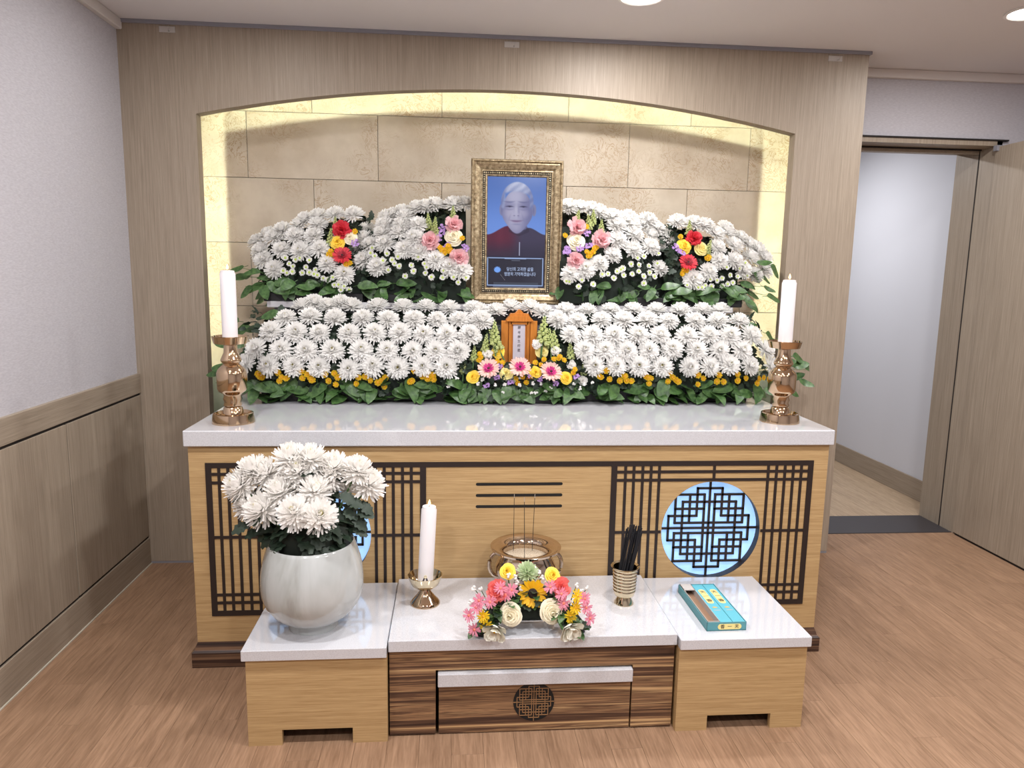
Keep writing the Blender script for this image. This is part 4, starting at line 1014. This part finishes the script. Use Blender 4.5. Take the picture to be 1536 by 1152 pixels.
for d in UP:
    c, a = d['c'], d['a']; x0, x1 = d['x']; cx = (x0+x1)/2
    t = thing('flower_arrangement', (cx, -.08, SZ), d['lab'], 'flower arrangement', 'upper flower mounds')
    box(x0+.015, x1-.004, -.165, .0, SZ, SZ+.04, bev=.003).build('tray', TRAY, t)
    bed(t, c, a, max(x0, c[0]-a[0]*.97) if c[0] > x0 else x0, min(x1, c[0]+a[0]*.97), SZ+.04, d['k'], yb=.02)
    foliage(t, scatter_ell(c, a, 380, x0+d['fx'][0], x1+d['fx'][1], SZ+.05, d['k']), .042, SZ+.003)
    surf = lambda px, py: on_ell(px, py, c, a)
    for px, py in d['mums']:
        p, n_ = surf(px, py); mum(t, p, (n_+Vector((0, -.05, .42))).normalized(), .049)
    accents(t, d, surf)
    outw = -1 if cx < 0 else 1
    for i in range(20):
        x = x0+(x1-x0)*(i+ru(.2, .8))/20; p = Vector((x, -.165+ru(-.01, .02), SZ+ru(.035, .095)))
        leaf(t, p, (ru(-1.1, 1.1), -.45, ru(-.6, .35)), (ru(-.4, .4), -.75, .6), ru(.065, .1), zmin=SZ+.004)
# side sprays at the outer ends of the upper mounds
for t_, pts in ((0, [(372, 405), (360, 415), (385, 425), (400, 415), (355, 400), (368, 430), (395, 440), (410, 445), (380, 408), (390, 432), (405, 430)]), (3, [(1140, 410), (1155, 430), (1130, 440), (1120, 425), (1165, 398), (1160, 445), (1145, 395), (1110, 445), (1150, 415), (1128, 452)])):
    t = [o for o in col.objects if o.name.startswith('flower_arrangement')][0]
    t = [o for o in col.objects if o.get('group') == 'upper flower mounds'][t_]
    s_ = -1 if t_ == 0 else 1
    for tp in (pts[4], pts[5], pts[1]):
        b = on(*tp, 1, -.1); a = Vector((s_*1.03, -.08, SZ+.08)); MB().tube([a, a.lerp(b, .5)+Vector((0, -.01, .012)), b], [.0025, .002, .001], 6).build('twig', STEM, t)
    for px, py in pts:
        p = on(px, py, 1, -.10+ru(-.03, .03)); leaf(t, p-Vector((s_*.035, 0, 0)), (s_, ru(-.5, .1), ru(-.7, .4)), (0, -.7, .7), ru(.065, .09))
# ------------------------------------------------------------------ lower banks
LC, LA = (0, -.215, .985), (60, .235, .322)
def lowsurf(px, py, xe=1.16):
    p, n_ = on_ell(px, py, LC, LA); e = abs(p.x)-1.0
    if e > 0: n_ = (n_+Vector((math.copysign(min(1, e*5), p.x), 0, 0))).normalized()
    return p, n_
LM = Z4([(520, 622), (650, 620), (770, 620), (905, 622), (1035, 625), (1150, 625), (1270, 632), (1390, 632), (580, 604), (715, 602), (440, 678), (562, 672), (690, 680), (830, 680), (955, 686), (1090, 685), (1205, 688), (1320, 688), (1418, 686), (368, 745), (490, 748), (612, 752), (760, 755), (888, 752), (1020, 752), (1140, 758), (1255, 762), (1370, 760), (295, 828), (415, 832), (545, 838), (675, 840), (818, 838), (955, 838), (1078, 840), (1197, 838), (1312, 842), (245, 905), (357, 910), (478, 915), (605, 918), (762, 930), (878, 915), (1005, 922), (1133, 915), (1248, 918)])+Z6([(570, 165), (690, 135), (460, 245), (350, 355), (420, 165), (260, 490)])
RM = Z5([(90, 608), (195, 608), (305, 605), (415, 605), (525, 605), (640, 605), (745, 605), (835, 606), (50, 650), (148, 655), (262, 652), (370, 652), (480, 652), (585, 655), (708, 655), (820, 655), (920, 655), (112, 718), (215, 720), (325, 720), (435, 720), (540, 720), (670, 725), (775, 722), (875, 722), (975, 722), (178, 788), (280, 790), (378, 792), (488, 790), (600, 785), (718, 790), (825, 790), (930, 790), (1040, 790), (225, 860), (330, 862), (440, 862), (550, 865), (680, 865), (775, 865), (872, 858), (965, 862), (1065, 865)])+Z6([(850, 140), (955, 172)])
LBt = Z4([(300, 950), (330, 970), (395, 945), (415, 970), (445, 975), (520, 940), (550, 955), (525, 975), (575, 985), (640, 955), (660, 985), (685, 950), (705, 970), (690, 1005), (805, 970), (800, 1000), (840, 965), (870, 985), (905, 995), (945, 970), (940, 1015), (1075, 985), (1085, 940), (1130, 965), (1160, 970), (1185, 955), (315, 962), (405, 985), (560, 970), (925, 985), (1065, 990)])+Z6([(15, 700), (50, 680), (65, 705)])
RBt = Z5([(285, 885), (260, 915), (300, 925), (345, 930), (370, 910), (380, 930), (405, 935), (470, 910), (500, 918), (490, 945), (585, 895), (600, 915), (580, 935), (630, 935), (720, 905), (745, 920), (720, 950), (820, 905), (815, 935), (840, 935), (910, 900), (910, 930), (945, 920), (1005, 920), (1030, 915), (1000, 945), (1050, 920), (252, 912), (615, 925), (480, 918)])
for lab, x0, x1, mums_, buts_ in (('lower bank of white chrysanthemums with yellow buttons, tablet to the papered wall side', -1.13, -.075, LM, LBt), ('lower bank of white chrysanthemums with yellow buttons, tablet to the doorway side', .155, 1.15, RM, RBt)):
    t = thing('flower_bank', ((x0+x1)/2, -.33, ZT), lab, 'flower arrangement', 'lower flower banks')
    box(x0+.05, x1-.05, -.40, -.215, ZT, ZT+.05, bev=.003).build('tray', TRAY, t)
    mb = MB(); NT = 10; V = []; F = []
    prof = [(-.215, ZT+.05), (LC[1]-LA[1]*.86, ZT+.05)]+[(LC[1]-LA[1]*.88*math.cos(math.pi/2*j/NT), LC[2]+LA[2]*.88*math.sin(math.pi/2*j/NT)) for j in range(NT+1)]+[(-.215, LC[2]+LA[2]*.88)]
    q_ = len(prof)
    xs = [(x0-.02, .62), (x0+.05, .84), (x0+.15, 1), (x1-.02, 1)] if x0 < 0 else [(x0+.02, 1), (x1-.15, 1), (x1-.05, .84), (x1+.02, .62)]
    for xx, f in xs: V += [(xx, -.215+(y_+.215)*f, ZT+.05+(z_-ZT-.05)*f) for y_, z_ in prof]
    for i in range(3):
        for j in range(q_): F.append((i*q_+j, (i+1)*q_+j, (i+1)*q_+(j+1) % q_, i*q_+(j+1) % q_))
    F += [tuple(range(q_)), tuple(range(4*q_-1, 3*q_-1, -1))]
    mb.add(V, F).build('foliage_bed', FOAM, t)
    pts = []
    for i in range(620):
        th_ = ru(-.1, math.pi/2); xx = ru(x0-.02, x1+.02)
        pts.append((Vector((xx, LC[1]-LA[1]*.9*math.cos(th_), LC[2]+LA[2]*.9*math.sin(th_))), Vector((0, -math.cos(th_), math.sin(th_)))))
    foliage(t, pts, .042, ZT+.003)
    for px, py in mums_:
        p, n_ = lowsurf(px, py); mum(t, p, (n_+Vector((0, -.05, .16))).normalized(), .0495)
    for px, py in buts_:
        p, n_ = lowsurf(px, py); n_ = (n_+Vector((ru(-.3, .3), -.2, ru(-.1, .3)))).normalized()
        inst('button_flower', BUT, t, p+n_*.012, n_, .0145*ru(.9, 1.1), ru(0, 6), [('flower_heart', BUTC)])
    for i in range(40):
        xx = x0-.02+(x1-x0+.04)*(i+ru(.1, .9))/40; p = Vector((xx, -.425+ru(-.015, .01), ZT+ru(.035, .085)))
        leaf(t, p, (ru(-1.2, 1.2), -.5, ru(-.6, .35)), (ru(-.4, .4), -.8, .6), ru(.075, .11), zmin=ZT+.004)
    for i in range(24):
        xx = x0+(x1-x0)*(i+ru(.1, .9))/24; leaf(t, (xx, -.405, ZT+ru(.012, .03)), (ru(-1, 1), -.7, ru(-.1, .5)), (ru(-.3, .3), -.3, 1), ru(.07, .1), zmin=ZT+.003)
    s_ = -1 if x0 < 0 else 1
    ends = [(345, 482), (362, 490), (380, 495), (335, 520), (352, 520), (330, 555), (318, 560), (365, 530), (405, 470), (340, 575), (370, 585)] if s_ < 0 else [(1180, 525), (1200, 550), (1215, 545), (1195, 570), (1210, 570), (1190, 590), (1175, 510), (1185, 545), (1200, 535), (1160, 500), (1125, 490), (1140, 590)]
    for px, py in ends:
        p = on(px, py, 1, -.30+ru(-.05, .05)); leaf(t, p-Vector((s_*.04, 0, 0)), (s_, ru(-.4, .2), ru(-.5, .7)), (0, -.8, .6), ru(.07, .095), zmin=ZT+.004)
    a = Vector((s_*1.04, -.32, 1.02)); b = on(*((318, 558) if s_ < 0 else (1212, 555)), 1, -.3)
    MB().tube([a, a.lerp(b, .5)+Vector((0, 0, .02)), b], [.003, .002, .0012], 6).build('twig', STEM, t)
# ------------------------------------------------------------------ centre piece round the tablet
t = thing('centre_bouquet', (.04, -.44, ZT), 'low bouquet of blush gerberas and yellow roses at the foot of the tablet', 'flower arrangement')
box(-.11, .20, -.455, -.375, ZT, ZT+.045, bev=.003).build('tray', TRAY, t)
MB().box(-.12, .21, -.45, -.37, ZT+.045, ZT+.10, bev=.02).build('foliage_bed', FOAM, t)
foliage(t, [(Vector((ru(-.19, .27), -.44+ru(-.02, .04), ZT+ru(.03, .17))), Vector((0, -1, .5))) for i in range(170)], .038, ZT+.003)
def cy_(px, py, y=-.47): return on(px, py, 1, y)
for px, py in Z6([(510, 622), (768, 610), (1022, 648)]):
    inst('gerbera', PG[0], t, cy_(px, py, -.485), ((px-778)*.0025, -.8, .62), .05, 0, [('flower_heart', PG[1]), ('flower_eye', PG[2])])
for (px, py), me in zip(Z6([(585, 480), (380, 685), (655, 655), (895, 648), (1155, 695), (955, 475)]), (YR[0], YR[1], PYR, YR[1], YR[0], PYR)):
    y_ = -.43 if py < 530 else -.475
    inst('rose', me, t, cy_(px, py, y_), ((px-778)*.004, -1, .35), .029, ru(0, 6))
for px, py in Z6([(500, 500), (1190, 590), (1285, 720), (905, 420), (1060, 470), (690, 700)]): inst('lisianthus', WC, t, cy_(px, py, -.44), (ru(-.3, .3), -1, .5), .022, ru(0, 6))
for (px, py), (qx, qy) in zip(Z6([(560, 225), (495, 335), (395, 430), (305, 530), (970, 190), (1045, 305), (1180, 390), (1288, 565), (520, 300), (1010, 290)]), Z6([(565, 420), (480, 480), (385, 560), (300, 660), (950, 420), (1060, 480), (1185, 540), (1290, 670), (600, 470), (1020, 450)])):
    a, b = cy_(qx, qy, -.43), cy_(px, py, -.405); k2 = random.randrange(2); d = b-a
    inst('snapdragon', SN[k2][0], t, a, d, d.length, ru(0, 6), [('stem', SN[k2][1])])
for px, py in Z6([(435, 500), (430, 550), (580, 560), (625, 570), (735, 700), (790, 690), (820, 735), (750, 740), (895, 570), (940, 590), (965, 545), (1045, 540), (1095, 520), (1130, 550), (1220, 625), (1205, 655), (445, 525), (1085, 535)]):
    inst('button_flower', BUT, t, cy_(px, py, -.465), (ru(-.3, .3), -1, .5), .0125, ru(0, 6), [('flower_heart', BUTC)])
for px, py in Z6([(600, 600), (575, 690), (690, 740), (855, 680), (930, 705), (1235, 690), (490, 755), (1060, 745)]): inst('statice', random.choice(ST), t, cy_(px, py, -.47), (ru(-.3, .3), -1, .4), .015, ru(0, 6))
for px, py in Z6([(460, 715), (640, 755), (570, 755), (770, 755), (630, 810), (870, 740), (860, 815), (945, 745), (980, 800), (1020, 780), (180, 770), (1130, 850), (1265, 780), (1360, 730), (1150, 840), (900, 820), (1210, 750), (420, 740), (1300, 750), (250, 700)]): inst('waxflower', random.choice(WX), t, cy_(px, py, -.475), (ru(-.4, .4), -1, .3), .013, ru(0, 6))
for i in range(26):
    xx = -.19+.47*(i+rnd())/26; leaf(t, (xx, -.455, ZT+ru(.035, .07)), (ru(-.9, .9), -.45, ru(-.8, .1)), (ru(-.3, .3), -.8, .6), ru(.06, .085), zmin=ZT+.004)

# ================================================================== VASE OF CHRYSANTHEMUMS
vc = Vector((-.700, -1.325, .324))
def vz(py): return on(468, py, 1, vc.y).z
def vr(px0, px1, py): return (on(px1, py, 1, vc.y).x-on(px0, py, 1, vc.y).x)/2
vx = on(469, 870, 1, vc.y).x; vc.x = vx
t = thing('vase', vc, 'round pale celadon moon jar vase on the low oak side table', 'vase')
Hv = vz(812)-.324; rm = vr(392, 545, 870)
pr = [(0, .0), (.078, 0), (.080, .004), (.078, .022), (.082, .026)]
for f, r in ((.12, .62), (.2, .79), (.3, .915), (.4, .98), (.5, 1.0), (.6, .998), (.7, .98), (.8, .945), (.9, .895), (.97, .85), (1.0, .83)): pr.append((rm*r, Hv*f))
pr += [(rm*.81, Hv*1.012), (rm*.79, Hv*1.0), (rm*.79, Hv*.94), (rm*.8, Hv*.8), (0, Hv*.76)]
MB().lathe(pr, vc, 64).build('jar', CERAM, t)
mouth = vc+Vector((0, 0, Hv))
HC = mouth+Vector((-.012, .015, -.03)); HA = (.215, .185, .232)
VF = [(570, 40, 1), (700, 45, 1), (630, 112, 0), (410, 140, 1), (330, 115, 1), (255, 205, 0), (855, 95, 1), (820, 150, 1), (1000, 115, 1), (940, 230, 0), (1080, 205, 1), (515, 245, 0), (650, 205, 1), (735, 240, 0), (310, 325, 0), (395, 360, 0), (605, 375, 0), (765, 400, 0)]
def Z8(x, y): return 300+x*.23438, 680+y*.23438
for i, (x, y, b) in enumerate(VF):
    px, py = Z8(x, y); p, n_ = on_ell(px, py, HC, HA)
    if b: p = p+Vector((0, .02, 0))
    root = mouth+Vector(((p.x-mouth.x)*.25, (p.y-mouth.y)*.25, -.05))
    s = thing('chrysanthemum', root, ('white chrysanthemum at the crown of the flowers in the pale vase' if y < 130 else 'white chrysanthemum in the middle tier of flowers in the pale vase' if y < 300 else 'white chrysanthemum hanging low just above the rim of the pale vase'), 'flower', 'chrysanthemums in the vase')
    n2 = (n_+Vector((ru(-.15, .15), -.12, (.75 if b else .05)+ru(-.1, .15)))).normalized()
    inst('flower_head', VMUM[i % 4], s, p, n2, .054*ru(.95, 1.06), ru(0, 6), [('flower_heart', VMUMC)])
    MB().tube([root, root.lerp(p, .5)+Vector((0, 0, .02)), p-n2*.012], [.004, .0035, .003], 6).build('stem', STEM, s)
    for k2 in range(6):
        f = ru(.35, .92); q_ = root.lerp(p, f); d = Vector((q_.x-mouth.x, q_.y-mouth.y-.03, 0)).normalized()+Vector((ru(-.9, .9), ru(-.9, .5), ru(-.7, .3)))
        leaf(s, q_, d, (0, -.2, 1), ru(.04, .06), random.choice(LB))
# extra low leaves drooping over the rim and to one side
s = thing('leaf_spray', mouth, 'spray of dark lobed chrysanthemum leaves drooping over the vase rim', 'foliage')
for i in range(34):
    a = ru(math.pi*.92, math.pi*2.08); d = Vector((math.cos(a), math.sin(a), ru(-.8, .1)))
    q_ = mouth+Vector((math.cos(a)*.085, math.sin(a)*.085, ru(.02, .09))); leaf(s, q_, d, (0, 0, 1), ru(.045, .07), random.choice(LB))
for px, py in ((530, 770), (545, 780), (520, 790), (555, 760), (535, 755), (545, 795), (510, 775), (525, 745), (550, 770), (360, 790), (375, 800), (395, 805)):
    p = on(px, py, 1, vc.y-.03); leaf(s, p-Vector((.03 if px > 450 else -.03, 0, -.01)), (1 if px > 450 else -1, -.4, ru(-1.0, -.1)), (0, -.6, .8), ru(.045, .06), random.choice(LB))
MB().lathe([(.0, -.03), (.10, -.03), (.105, .03), (.08, .10), (0, .13)], mouth, 20).build('leaf_core', FOAM, s)

# ================================================================== LITTLE FRONT BOUQUET
t = thing('table_bouquet', (.0, -1.41, .332), 'arched artificial bouquet with sunflower and cream roses before the incense burner', 'flower arrangement')
def by(px): return -1.375-.075*min(1, abs(px-800)/95)
arc = [(-.165, -1.435, .350), (-.12, -1.42, .385), (-.06, -1.39, .425), (.0, -1.37, .44), (.06, -1.39, .425), (.12, -1.42, .385), (.165, -1.435, .350)]
MB().tube(arc, [.016, .03, .036, .034, .036, .03, .016], 10).build('foliage_bed', FOAM, t)
MB().box(-.085, .09, -1.41, -1.345, .352, .44, bev=.02).build('foam_block', FOAM, t)
for s_ in (-1, 1): MB().tube([(s_*.15, -1.43, .36), (s_*.155, -1.43, .345), (s_*.155, -1.43, .332)], [.02, .022, .024], 10).build('foot', TRAY, t)
def tb(px, py, dy=0): return on(px, py, 1, by(px)+dy)
def out(px, py): return Vector(((px-800)*.006, -1, .45-(py-890)*.004))
ZZ = lambda x, y: Z7([(x, y)])[0]
p = ZZ(830, 350); inst('sunflower', SUNF, t, tb(*p, -.035), (0, -1, .35), .046, 0, [('flower_eye', SUNC)])
for x, y, me, s in ((590, 585, CR_[0], .037), (1040, 555, CR_[1], .039), (565, 115, YR[0], .0255), (1045, 155, YR[1], .0255)): p = ZZ(x, y); inst('rose', me, t, tb(*p, -.055 if s > .03 else 0), out(*p)+Vector((0, 0, .2 if s < .03 else -.1)), s, 0)
p = ZZ(780, 120); inst('dahlia', DAH, t, tb(*p, .01), (0, -.5, 1), .034, 0)
for x, y, s in ((455, 320, .034), (1130, 285, .030)): p = ZZ(x, y); inst('carnation', CC, t, tb(*p, -.005), out(*p), s, 0)
for x, y in ((495, 295), (545, 365), (610, 315), (270, 425), (240, 495), (165, 580), (220, 730), (1015, 280), (1130, 355), (1155, 455), (1390, 500), (1430, 610), (1375, 405), (385, 440)): p = ZZ(x, y); inst('daisy', PD, t, tb(*p, -.03), out(*p), .0225, ru(0, 6), [('flower_eye', PDC)])
for x, y in ((315, 590), (350, 690), (1300, 375), (1280, 500), (1225, 590)): p = ZZ(x, y); inst('daisy', YD, t, tb(*p, -.04), out(*p), .0225, ru(0, 6), [('flower_eye', YDC)])
for x, y, d in ((440, 780, (-.3, -1, -.35)), (1215, 770, (.3, -1, -.3))): p = ZZ(x, y); inst('magnolia', MAG, t, on(p[0], p[1]-8, 1, -1.49), d, .043, 0, [('flower_heart', MAGC)])
stems = []
for x, y in ((210, 290), (290, 310), (655, 180), (575, 165), (670, 240), (1290, 270), (1400, 300), (185, 445), (410, 620), (430, 650), (910, 130), (930, 190), (1340, 330), (700, 300), (1210, 430)): p = ZZ(x, y); inst('waxflower', random.choice(WX), t, tb(*p, -.015), out(*p), .012, ru(0, 6)); stems.append(tb(*p, -.013))
stems += [tb(*ZZ(565, 115)), tb(*ZZ(1045, 155)), tb(*ZZ(780, 120), .01)]
for e in stems:
    a = min((Vector(q) for q in arc), key=lambda q: (q-e).length); MB().tube([a, a.lerp(e, .6)+Vector((0, .004, .004)), e], [.0025, .0018, .0012], 5).build('stem', STEM, t)
for i in range(110):
    f = i/110*6; k2 = min(5, int(f)); q_ = Vector(arc[k2]).lerp(Vector(arc[k2+1]), f-k2); q_ = q_+Vector((ru(-.02, .02), -.018, ru(-.012, .02)))
    leaf(t, q_, (q_.x*3+ru(-.9, .9), -.8, ru(-.5, .8)), (0, -.4, 1), ru(.028, .045), random.choice(LF+LB))
for x0_, x1_ in ((.075, .125),):
    MB().tube([(x0_, -1.44, .40), (.10, -1.462, .36), (x1_, -1.478, .325)], [.004, .005, .003], 8).build('stem', STEM, t)
